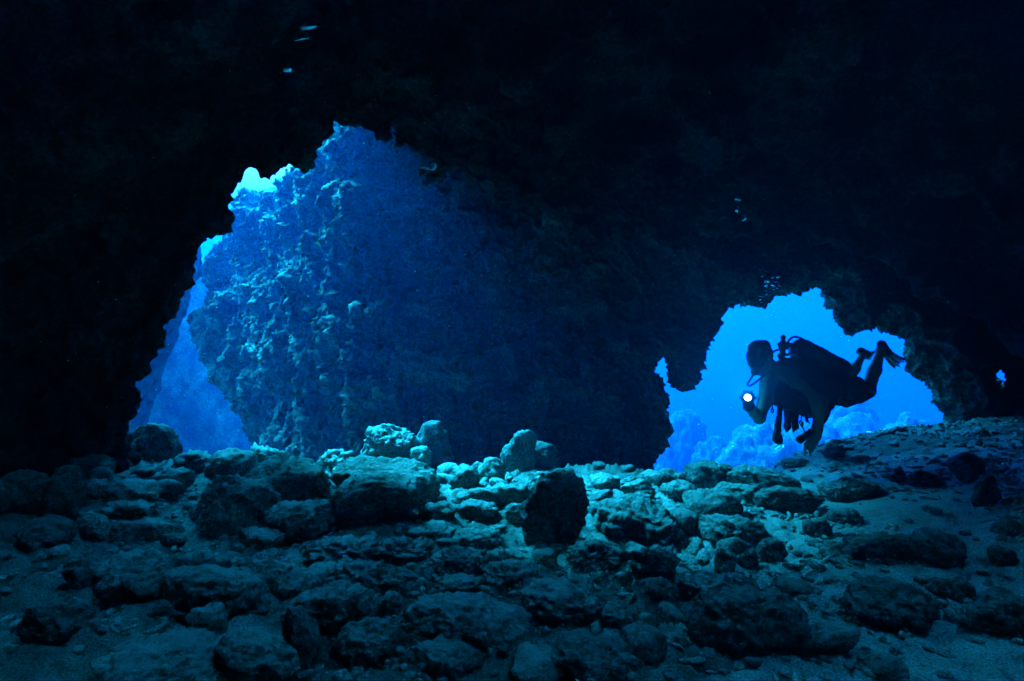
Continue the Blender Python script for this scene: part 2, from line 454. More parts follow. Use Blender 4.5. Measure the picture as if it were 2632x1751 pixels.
def build_shell():
    vox = 0.044
    o = np.array((-7.0, -1.8, -0.8)); hi = np.array((6.0, 8.2, 6.2))
    n = ((hi - o) / vox).astype(int)
    xs = o[0] + np.arange(n[0]) * vox; ys = o[1] + np.arange(n[1]) * vox; zs = o[2] + np.arange(n[2]) * vox
    X2, Z2 = np.meshgrid(xs, zs, indexing='ij')
    S = lipf(X2, Z2)
    # plane of the lip: a recessed bay in the middle, overlapping layers
    d0 = D0 + 0.35 * vnoise(np.stack([X2.ravel() * 0.9, Z2.ravel() * 0.9, Z2.ravel() * 0 + 4.4], 1), 5).reshape(X2.shape)
    xa = (985 - CX) / FPX * D0; xb = (1145 - CX) / FPX * D0
    d0 = d0 + 0.35 * smooth(xa - 0.04, xa + 0.04, X2) * (1 - smooth(xb - 0.04, xb + 0.04, X2))
    f = np.empty(n, np.float32)
    thick = 0.50 + 1.7 * smooth(-1.9, -1.3, X2) - 0.55 * smooth(1.2, 1.8, X2)  # lid behind the lip, out of view, widened to darken the chasm
    cap = 6.0 - 5.3 * smooth(-1.8, -1.1, X2) - 0.3 * smooth(0.2, 1.2, X2) + 0.6 * smooth(2.8, 3.6, X2)
    for j, y in enumerate(ys):
        dy = y - d0
        front = 0.60 * (1 - np.exp(np.minimum(dy, 0) / 0.55)) + 0.25 * np.maximum(-dy - 0.5, 0)
        back = np.minimum(1.1 * np.maximum(dy - 0.10, 0), cap)
        w = np.where(dy < 0, front, back)
        v = (S - w + 0.015 * np.exp(-np.abs(dy) / 0.4)) * 0.85                                    # negative in the water
        v = np.minimum(v, d0 + thick - y)                     # open chasm behind the lip
        v = np.maximum(v, -1.2 - y)                           # closed behind the camera
        # unseen roof added to shade the floor, and a light well behind the lip
        v = np.maximum(v, -np.maximum(np.maximum(X2 + 3.1 + 2.2 * smooth(6.0, 6.3, y) - 0.15 * np.sin(y * 5), y - 8.0), np.maximum(3.25 - Z2, 4.4 - y)))
        yb = np.minimum(6.2, 5.75 + 0.9 * np.maximum(-1.85 - X2, 0)) + 0.08 * np.sin(X2 * 6)
        v = np.maximum(v, -np.maximum(np.maximum(X2 + 1.3, y - yb), np.maximum(3.95 - 0.2 * smooth(-2.4, -2.8, X2) - Z2, 4.4 - y)))
        for wx, wy, wa, wb in WELLS:
            rr = np.sqrt(((X2 - wx + 0.705 * (Z2 - 3.2)) / wa) ** 2 + ((y - wy - 0.385 * (Z2 - 3.2)) / wb) ** 2)
            wd = (rr - 1 - 0.12 * np.sin(X2 * 9 + y * 7)) * min(wa, wb)
            v = np.minimum(v, np.maximum(wd, 2.6 - Z2))
        # unseen shafts added through the roof to bring skylight onto the foreground
        for x0, x1, yc, hw in FILL_LIGHT_SHAFTS:
            xs_ = X2 - 0.45 * (Z2 - 3.0)
            wob = 0.05 * np.sin(X2 * 3.1 + yc) + 0.03 * np.sin(X2 * 7.3)
            cd = np.maximum(np.abs(y - yc - wob) - hw * (1 + 0.12 * np.sin(X2 * 4.7)), np.maximum(x0 - xs_, xs_ - x1))
            v = np.minimum(v, np.maximum(cd, 1.5 - Z2))
        f[:, j, :] = -v
    # large lumps, gentle near the traced edge
    band = np.abs(f) < 0.5
    ii = np.nonzero(band)
    P = np.stack([o[k] + ii[k] * vox for k in range(3)], 1).astype(np.float32)
    edge = smooth(0.0, 0.5, np.abs(P[:, 1] - d0[ii[0], ii[2]]))
    lump = 0.24 * fbm(P * 1.3, 3, 3) + 0.26 * (0.5 - worley(P * 1.9, 8)) + 0.10 * (0.5 - worley(P * 4.3, 9))
    f[band] += (lump * (0.12 + 0.88 * edge)).astype(np.float32) - 0.02
    def disp(co, no):
        near = np.exp(-np.abs(co[:, 1] - 4.6) / 0.6)
        a = 0.080 * (0.45 - worley(co * 6.5, 21)) + 0.06 * fbm(co * 4.0, 3, 31) + 0.030 * fbm(co * 14.0, 3, 41, 0.6)
        b = 0.016 * vnoise(co * 31.0, 55)
        a = a + near * (0.13 * (0.42 - worley(co * np.array((8.0, 8.0, 4.0), np.float32), 61)) + 0.05 * (0.45 - worley(co * 15.0, 62)))
        return co + no * (a + b)[:, None]
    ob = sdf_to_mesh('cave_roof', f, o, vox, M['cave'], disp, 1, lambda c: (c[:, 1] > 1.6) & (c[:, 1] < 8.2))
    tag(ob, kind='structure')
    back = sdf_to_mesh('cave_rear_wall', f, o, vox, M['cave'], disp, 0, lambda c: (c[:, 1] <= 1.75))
    tag(back, kind='structure')
    return ob

FILL_LIGHT_SHAFTS = [(-2.7, -1.45, 2.05, 0.70), (-1.25, 0.0, 2.05, 0.74), (0.2, 1.35, 2.05, 0.74), (1.55, 2.6, 1.95, 0.68), (2.8, 3.8, 1.70, 0.62)]
WELLS = [(-2.2, 5.42, 1.5, 0.44)]
shell = build_shell()

# ------------------------------------------------------------------ the pillar and the arch behind
ARCH = [(1690, 1330), (1700, 1230), (1700, 1200), (1712, 1180), (1722, 1130), (1733, 1085), (1722, 1050), (1727, 1022), (1715, 1000), (1706, 972),
        (1690, 952), (1698, 926), (1710, 936), (1713, 966), (1720, 1000), (1734, 1020), (1750, 1026), (1776, 1014), (1804, 990), (1811, 946),
        (1816, 932), (1836, 900), (1848, 850), (1853, 812), (1850, 802), (1870, 800), (1885, 784), (1906, 787), (1926, 796), (1970, 796),
        (1992, 784), (2026, 756), (2050, 766), (2070, 765), (2075, 745), (2101, 742), (2111, 756), (2123, 765), (2121, 786), (2146, 800),
        (2141, 826), (2160, 850), (2168, 870), (2186, 881), (2234, 866), (2245, 846), (2265, 842), (2276, 860), (2310, 870), (2331, 880),
        (2338, 910), (2334, 945), (2350, 970), (2376, 990), (2402, 1015), (2411, 1036), (2436, 1060), (2446, 1086), (2450, 1120), (2480, 1200), (2530, 1330)]
DA = 6.2
archf = poly_sdf(to_xz(ARCH, DA), -2.0, 8.0, -2.5, 5.0, 0.02)
PEEP = [(2568, 975), (2572, 955), (2580, 952), (2592, 962), (2580, 985), (2566, 995)]
peepf = poly_sdf(to_xz(PEEP, DA), -2.0, 8.0, -2.5, 5.0, 0.02)
# flank: a slanting wall receding to the left
FA = np.array((-1.85, 6.35)); FD = np.array((-1.0, 0.9)); FD = FD / np.linalg.norm(FD); FN = np.array((-FD[1], FD[0]))
if FN[1] < 0: FN = -FN
def to_flank(pts):
    out = []
    for px, py in pts:
        rx = (px - CX) / FPX
        # (rx*t, t) = FA + s*FD
        A = np.array([[rx, -FD[0]], [1.0, -FD[1]]]); t, s = np.linalg.solve(A, FA)
        out.append((s, CAMZ + (CY - py) / FPX * t))
    return out
FLANK = [(640, 1420), (612, 1180), (596, 1112), (580, 1052), (560, 1012), (545, 1008), (534, 985), (520, 942), (500, 908), (488, 880), (498, 868),
         (480, 832), (476, 815), (488, 800), (515, 780), (524, 760), (500, 715), (506, 700), (514, 676), (536, 640), (552, 612), (566, 580), (582, 552), (598, 522), (606, 466), (630, 470),
         (640, 520), (656, 516), (664, 464), (690, 470), (696, 498), (704, 452), (720, 440), (730, 414), (742, 424), (760, 380), (794, 250), (814, 120)]
fl = to_flank(FLANK)
fl = fl + [(fl[-1][0], 5.6), (-9.0, 5.6), (-9.0, -3.0), (fl[0][0], -3.0)]
flankf = poly_sdf(fl, -10.0, 8.0, -3.0, 6.0, 0.025)

def build_pillar():
    vox = 0.045
    o = np.array((-6.6, 5.2, -1.6)); hi = np.array((7.4, 11.6, 4.6))
    n = ((hi - o) / vox).astype(int)
    xs = o[0] + np.arange(n[0]) * vox; ys = o[1] + np.arange(n[1]) * vox; zs = o[2] + np.arange(n[2]) * vox
    X2, Z2 = np.meshgrid(xs, zs, indexing='ij')
    SA = archf(X2, Z2)
    yf = 6.35 - 0.55 * smooth(0.6, 2.2, X2) + 0.9 * np.maximum(-1.85 - X2, 0)
    # the pillar leans out under the roof, and stands back at its foot
    yf = yf + 0.25 * (1 - smooth(-0.8, 0.9, Z2)) * (1 - smooth(1.2, 2.0, X2)) - 0.25 * smooth(1.4, 2.8, Z2) * smooth(-1.2, 0.6, X2)
    f = np.empty(n, np.float32)
    for j, y in enumerate(ys):
        v = np.maximum(yf - y, y - yf - (1.5 + 2.2 * smooth(1.5, 2.4, X2) * (1 - smooth(4.7, 5.1, X2)))) * 0.75           # negative in rock; deepened unseen behind the arch to block sun
        dy = y - DA
        w = np.where(dy < 0, 0.35 * -dy, 0.9 * np.maximum(dy - 0.1, 0))
        v = np.maximum(v, -(SA - w - 0.055))
        v = np.maximum(v, -(peepf(X2 - 0.88 * dy, Z2 + 0.055 * dy) - 0.14 - 0.04 * abs(dy)))
        s = (X2 - FA[0]) * FD[0] + (y - FA[1]) * FD[1]
        nn = (X2 - FA[0]) * FN[0] + (y - FA[1]) * FN[1]
        v = np.maximum(v, flankf(s, Z2) + 0.10)
        v = np.maximum(v, (Z2 - 3.75 - 1.5 * smooth(0.1, 0.8, X2) - 0.6 * smooth(-0.9, -1.5, X2)) * 0.8)
        f[:, j, :] = v
    band = np.abs(f) < 0.45
    ii = np.nonzero(band)
    P = np.stack([o[k] + ii[k] * vox for k in range(3)], 1).astype(np.float32)
    sa = np.abs(SA[ii[0], ii[2]])
    ss = (P[:, 0] - FA[0]) * FD[0] + (P[:, 1] - FA[1]) * FD[1]
    sf = np.abs(flankf(ss, P[:, 2]))
    edge = smooth(0.02, 0.5, np.minimum(sa, sf))
    lump = 0.24 * fbm(P * 1.2, 3, 13) + 0.26 * (0.5 - worley(P * np.array((1.9, 1.9, 1.4), np.float32), 28)) + 0.10 * (0.5 - worley(P * 4.0, 19))
    f[band] += (lump * (0.10 + 0.90 * edge)).astype(np.float32) * -1.0
    def disp(co, no):
        rd = np.maximum(1 - np.abs(vnoise(co * 3.3, 91)) * 2.2, 0) ** 3; rd2 = np.maximum(1 - np.abs(vnoise(co * 8.5, 92)) * 2.2, 0) ** 3
        a = 0.06 * rd + 0.05 * rd2 + 0.04 * fbm(co * 4.5, 3, 37) + 0.030 * fbm(co * 15.0, 3, 47, 0.7) - 0.03
        return co + no * a[:, None]
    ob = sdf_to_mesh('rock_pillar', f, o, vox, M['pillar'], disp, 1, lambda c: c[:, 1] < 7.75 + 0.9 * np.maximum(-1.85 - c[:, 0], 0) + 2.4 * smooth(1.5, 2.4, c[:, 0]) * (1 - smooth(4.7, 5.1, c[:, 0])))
    tag(ob, 'massive dark rock pillar between the tall blue gap and the diver\'s arch', 'rock pillar')
    return ob
pillar = build_pillar()

# ------------------------------------------------------------------ far wall on the left of the gap
FARW = [(345, 1400), (345, 1150), (352, 1110), (372, 1045), (392, 985), (402, 935), (432, 900), (440, 850), (462, 800), (470, 758), (484, 738),
        (492, 690), (502, 610), (500, 560), (480, 440), (430, 380), (-300, 330), (-300, 1400)]
DF = 9.6
farf = poly_sdf(to_xz(FARW, DF), -12.0, -3.5, -3.0, 7.0, 0.03)
def build_far():
    vox = 0.06
    o = np.array((-10.6, 8.8, -2.6)); hi = np.array((-4.6, 11.4, 5.6))
    n = ((hi - o) / vox).astype(int)
    xs = o[0] + np.arange(n[0]) * vox; ys = o[1] + np.arange(n[1]) * vox; zs = o[2] + np.arange(n[2]) * vox
    X2, Z2 = np.meshgrid(xs, zs, indexing='ij')
    S = farf(X2, Z2)
    f = np.empty(n, np.float32)
    for j, y in enumerate(ys):
        f[:, j, :] = np.maximum(S + 0.5 * np.abs(y - DF), np.maximum(9.2 - y, y - 11.0))
    band = np.abs(f) < 0.4
    ii = np.nonzero(band)
    P = np.stack([o[k] + ii[k] * vox for k in range(3)], 1).astype(np.float32)
    f[band] -= (0.12 * fbm(P * 1.6, 3, 63) + 0.12 * (0.5 - worley(P * 2.4, 64))).astype(np.float32)
    def disp(co, no):
        return co + no * (0.05 * (0.5 - worley(co * 6.0, 66)) + 0.04 * fbm(co * 5, 3, 67))[:, None]
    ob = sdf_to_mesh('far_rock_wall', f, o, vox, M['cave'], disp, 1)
    tag(ob, 'hazy blue rock wall far behind the left gap', 'rock wall')
build_far()

# ------------------------------------------------------------------ ground
def ground_z(x, y):
    x = np.asarray(x, dtype=np.float32); y = np.asarray(y, dtype=np.float32)
    z = 0.06 * np.maximum(x - 1.2, 0) * (1 - smooth(3.0, 4.5, y)) + 0.115 * np.maximum(x - 2.15, 0)
    crest = 5.1 - 0.3 * smooth(0.6, 1.6, x) * (1 - smooth(2.0, 2.8, x)) + 0.6 * smooth(2.2, 4.2, x)
    z = z - 3.4 * smooth(-0.2, 3.6 + 1.5 * smooth(2.0, 3.5, x), y - crest) - 0.5 * np.maximum(y - 12, 0)
    z = z + 0.10 * smooth(-2.0, -4.0, x) - 0.07 * smooth(4.0, 5.0, y) * (1 - smooth(2.2, 3.2, x))
    p = np.stack([x.ravel(), y.ravel(), np.zeros(x.size, np.float32)], 1)
    lumps = 0.06 * fbm(p * 0.9, 2, 71)
    mid = (0.050 * np.maximum(0, fbm(p * 4.2, 3, 72)) + 0.035 * (0.5 - worley(p * 9.0, 73))) * (1 - 0.85 * smooth(0.9, 2.0, p[:, 0]))
    dune = 0.03 * fbm(p * np.array((1.6, 2.4, 1), np.float32), 2, 74) * smooth(1.0, 2.5, p[:, 0])
    z = z + (lumps + mid + dune).reshape(x.shape)
    return z

_gx = np.arange(-7, 8, 0.02, dtype=np.float32); _gy = np.arange(1.0, 9.5, 0.02, dtype=np.float32)
_GZ = ground_z(*np.meshgrid(_gx, _gy, indexing='ij'))
def gz(x, y):
    i = int(min(max((x + 7) / 0.02, 0), len(_gx) - 1)); j = int(min(max((y - 1.0) / 0.02, 0), len(_gy) - 1))
    return float(_GZ[i, j])

def hit_ground(px, py):
    """depth at which the sight line through (px, py) meets the ground"""
    d = np.linspace(1.2, 9.0, 800)
    x = (px - CX) / FPX * d; z = CAMZ + (CY - py) / FPX * d
    g = ground_z(x, d)
    k = np.nonzero(z <= g)[0]
    return min(float(d[k[0]]), 5.0 + 0.9 * float(smooth(2.2, 4.0, np.array(x[k[0]])))) if len(k) else 5.0

def build_ground():
    def axis(stops):
        out = [stops[0][0]]
        for (a, _), (b, st) in zip(stops[:-1], stops[1:]):
            k = max(1, int(round((b - a) / st)))
            out += list(a + (b - a) * (np.arange(k) + 1) / k)
        return np.array(out, np.float32)
    xs = axis([(-90, 0), (-12, 6), (-5, 0.25), (-4.2, 0.05), (5.2, 0.022), (7, 0.06), (14, 0.25), (90, 6)])
    ys = axis([(-4, 0), (1.2, 0.2), (6.5, 0.022), (9, 0.06), (20, 0.25), (110, 5)])
    X, Y = np.meshgrid(xs, ys, indexing='ij')
    Z = ground_z(X, Y)
    p = np.stack([X.ravel(), Y.ravel(), Z.ravel()], 1)
    grain = 0.030 * fbm(p * 16, 3, 81, 0.65) * (1 - 0.75 * smooth(0.9, 2.0, p[:, 0]))
    p[:, 2] += grain * (1 + 0.8 * smooth(4.4, 5.0, p[:, 1]))
    nx, ny = X.shape
    i, j = np.meshgrid(np.arange(nx - 1), np.arange(ny - 1), indexing='ij')
    a = (i * ny + j).ravel()
    q = np.stack([a, a + ny, a + ny + 1, a + 1], 1)
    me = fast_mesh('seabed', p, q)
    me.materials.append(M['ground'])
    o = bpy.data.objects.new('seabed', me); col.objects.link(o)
    tag(o, kind='structure')
build_ground()

# ------------------------------------------------------------------ the water itself
def build_haze():
    bm = bmesh.new()
    bmesh.ops.create_cube(bm, size=1.0)
    me = bpy.data.meshes.new('haze'); bm.to_mesh(me); bm.free()
    o = bpy.data.objects.new('haze', me); col.objects.link(o)
    o.scale = (190, 118, 63.0); o.location = (0, 52.0, -25.0)
    m = bpy.data.materials.new('sea_water'); m.use_nodes = True
    nt = m.node_tree; nt.nodes.clear()
    out = nt.nodes.new('ShaderNodeOutputMaterial'); pv = nt.nodes.new('ShaderNodeVolumePrincipled')
    pv.inputs['Color'].default_value = HAZE_COL
    pv.inputs['Density'].default_value = HAZE_DEN
    pv.inputs['Anisotropy'].default_value = 0.6
    pv.inputs['Absorption Color'].default_value = HAZE_ABS
    nt.links.new(pv.outputs[0], out.inputs['Volume'])
    me.materials.append(m)
    tag(o, 'clear blue sea water filling the cave and the open sea', 'water', kind='stuff')
HAZE_COL = (0.0, 0.036, 0.128, 1); HAZE_DEN = 0.10; HAZE_ABS = (0.0, 0.38, 0.82, 1)
build_haze()
# ------------------------------------------------------------------ boulders on the cave floor
def ico(sub):
    bm = bmesh.new()
    bmesh.ops.create_icosphere(bm, subdivisions=sub, radius=1.0)
    v = np.array([x.co[:] for x in bm.verts], np.float32)
    fcs = np.array([[x.index for x in f_.verts] for f_ in bm.faces], np.int64)
    bm.free()
    return v, fcs
ICO = {k: ico(k) for k in (1, 2, 3, 4, 5)}

KINDS = {          # blockiness exponent, number of facets, facet depth, depth/width, low noise, fine noise
    'round': (0.92, 6, 0.85, 0.85, 0.085, 1.0),
    'block': (0.78, 9, 0.75, 0.80, 0.11, 1.0),
    'slab':  (0.80, 8, 0.80, 0.60, 0.10, 1.0),
    'log':   (0.80, 4, 0.85, 0.42, 0.08, 0.8),
    'peak':  (0.95, 9, 0.66, 0.75, 0.20, 1.3),
    'crust': (0.90, 4, 0.80, 0.70, 0.24, 1.8),
}
def rock_points(sub, kind, W, Dp, H, tilt, seed, taper=0.0):
    e, nf, fd, _, low, fine = KINDS[kind]
    rs = np.random.RandomState(seed)
    v, fcs = ICO[sub]
    p = np.sign(v) * np.abs(v) ** e
    p = p / np.abs(p).max()
    for k in range(nf):
        nrm = rs.normal(size=3); nrm /= np.linalg.norm(nrm)
        h = fd * (0.92 + 0.2 * rs.rand())
        p = p - np.outer(np.maximum(p @ nrm - h, 0) * 0.9, nrm)
    if taper:
        p[:, :2] *= (1 - taper * np.clip(p[:, 2] * 0.5 + 0.5, 0, 1))[:, None]
    off = rs.rand(3) * 50
    s = np.array((W, Dp, H)) / 2
    p = (p * s).astype(np.float32)
    m = float((W + Dp + H) / 3)
    no = v
    q = p / m * 2.0 + off
    a = low * m * fbm(q * 1.1, 3, seed % 97) * 0.55
    a = a + 0.045 * m * (0.5 - worley(q * 2.6, seed % 89)) + 0.022 * m * fbm(q * 4.5, 3, seed % 71, 0.6)
    p = p + no * a[:, None]
    w = (p + off * 0.13).astype(np.float32)
    b = 0.021 * fine * fbm(w * 18.0, 3, seed % 83, 0.7) + 0.014 * fine * (0.4 - worley(w * 30.0, seed % 79))
    p = p + no * (b * min(1.0, m / 0.25))[:, None]
    c, s_ = math.cos(R(tilt)), math.sin(R(tilt))
    x = p[:, 0] * c - p[:, 2] * s_; z = p[:, 0] * s_ + p[:, 2] * c
    p[:, 0], p[:, 2] = x, z
    return p.astype(np.float32), fcs

def boulder(row, k):
    x0, y0, x1, y1, kind, mat, tilt, label = row[:8]
    taper = row[8] if len(row) > 8 else 0.0
    x0, y0, x1, y1 = [c * 2632 / 2357.0 for c in (x0, y0, x1, y1)]
    mx = (x0 + x1) / 2
    dc = hit_ground(mx, y1) if len(row) < 10 else row[9]
    ratio = KINDS[kind][3]
    W = (x1 - x0) / FPX * dc
    Dp = max(ratio * W, 0.08)
    Yc = dc + 0.36 * Dp
    W = (x1 - x0) / FPX * Yc
    X = (mx - CX) / FPX * Yc
    top = CAMZ + (CY - y0) / FPX * Yc
    g = gz(X, Yc)
    vis = max(top - g, 0.05)
    bury = 0.15 * vis + 0.02
    H = vis + bury
    sub = 5 if (x1 - x0) > 150 else 4
    p, fcs = rock_points(sub, kind, W, Dp, H, tilt, 100 + k * 7, taper)
    lo, hi = p.min(0), p.max(0)
    p[:, 0] = (p[:, 0] - (lo[0] + hi[0]) / 2) * W / (hi[0] - lo[0])
    p[:, 2] = (p[:, 2] - lo[2]) * H / (hi[2] - lo[2])
    me = fast_mesh('boulder', p, fcs)
    me.materials.append(M[mat])
    o = bpy.data.objects.new('boulder', me); col.objects.link(o)
    o.location = (X, Yc, g - bury)
    tag(o, label, 'boulder', 'boulders on the cave floor')
    PLACED.append((X, Yc, max(W, Dp) * 0.5, label))
    return o

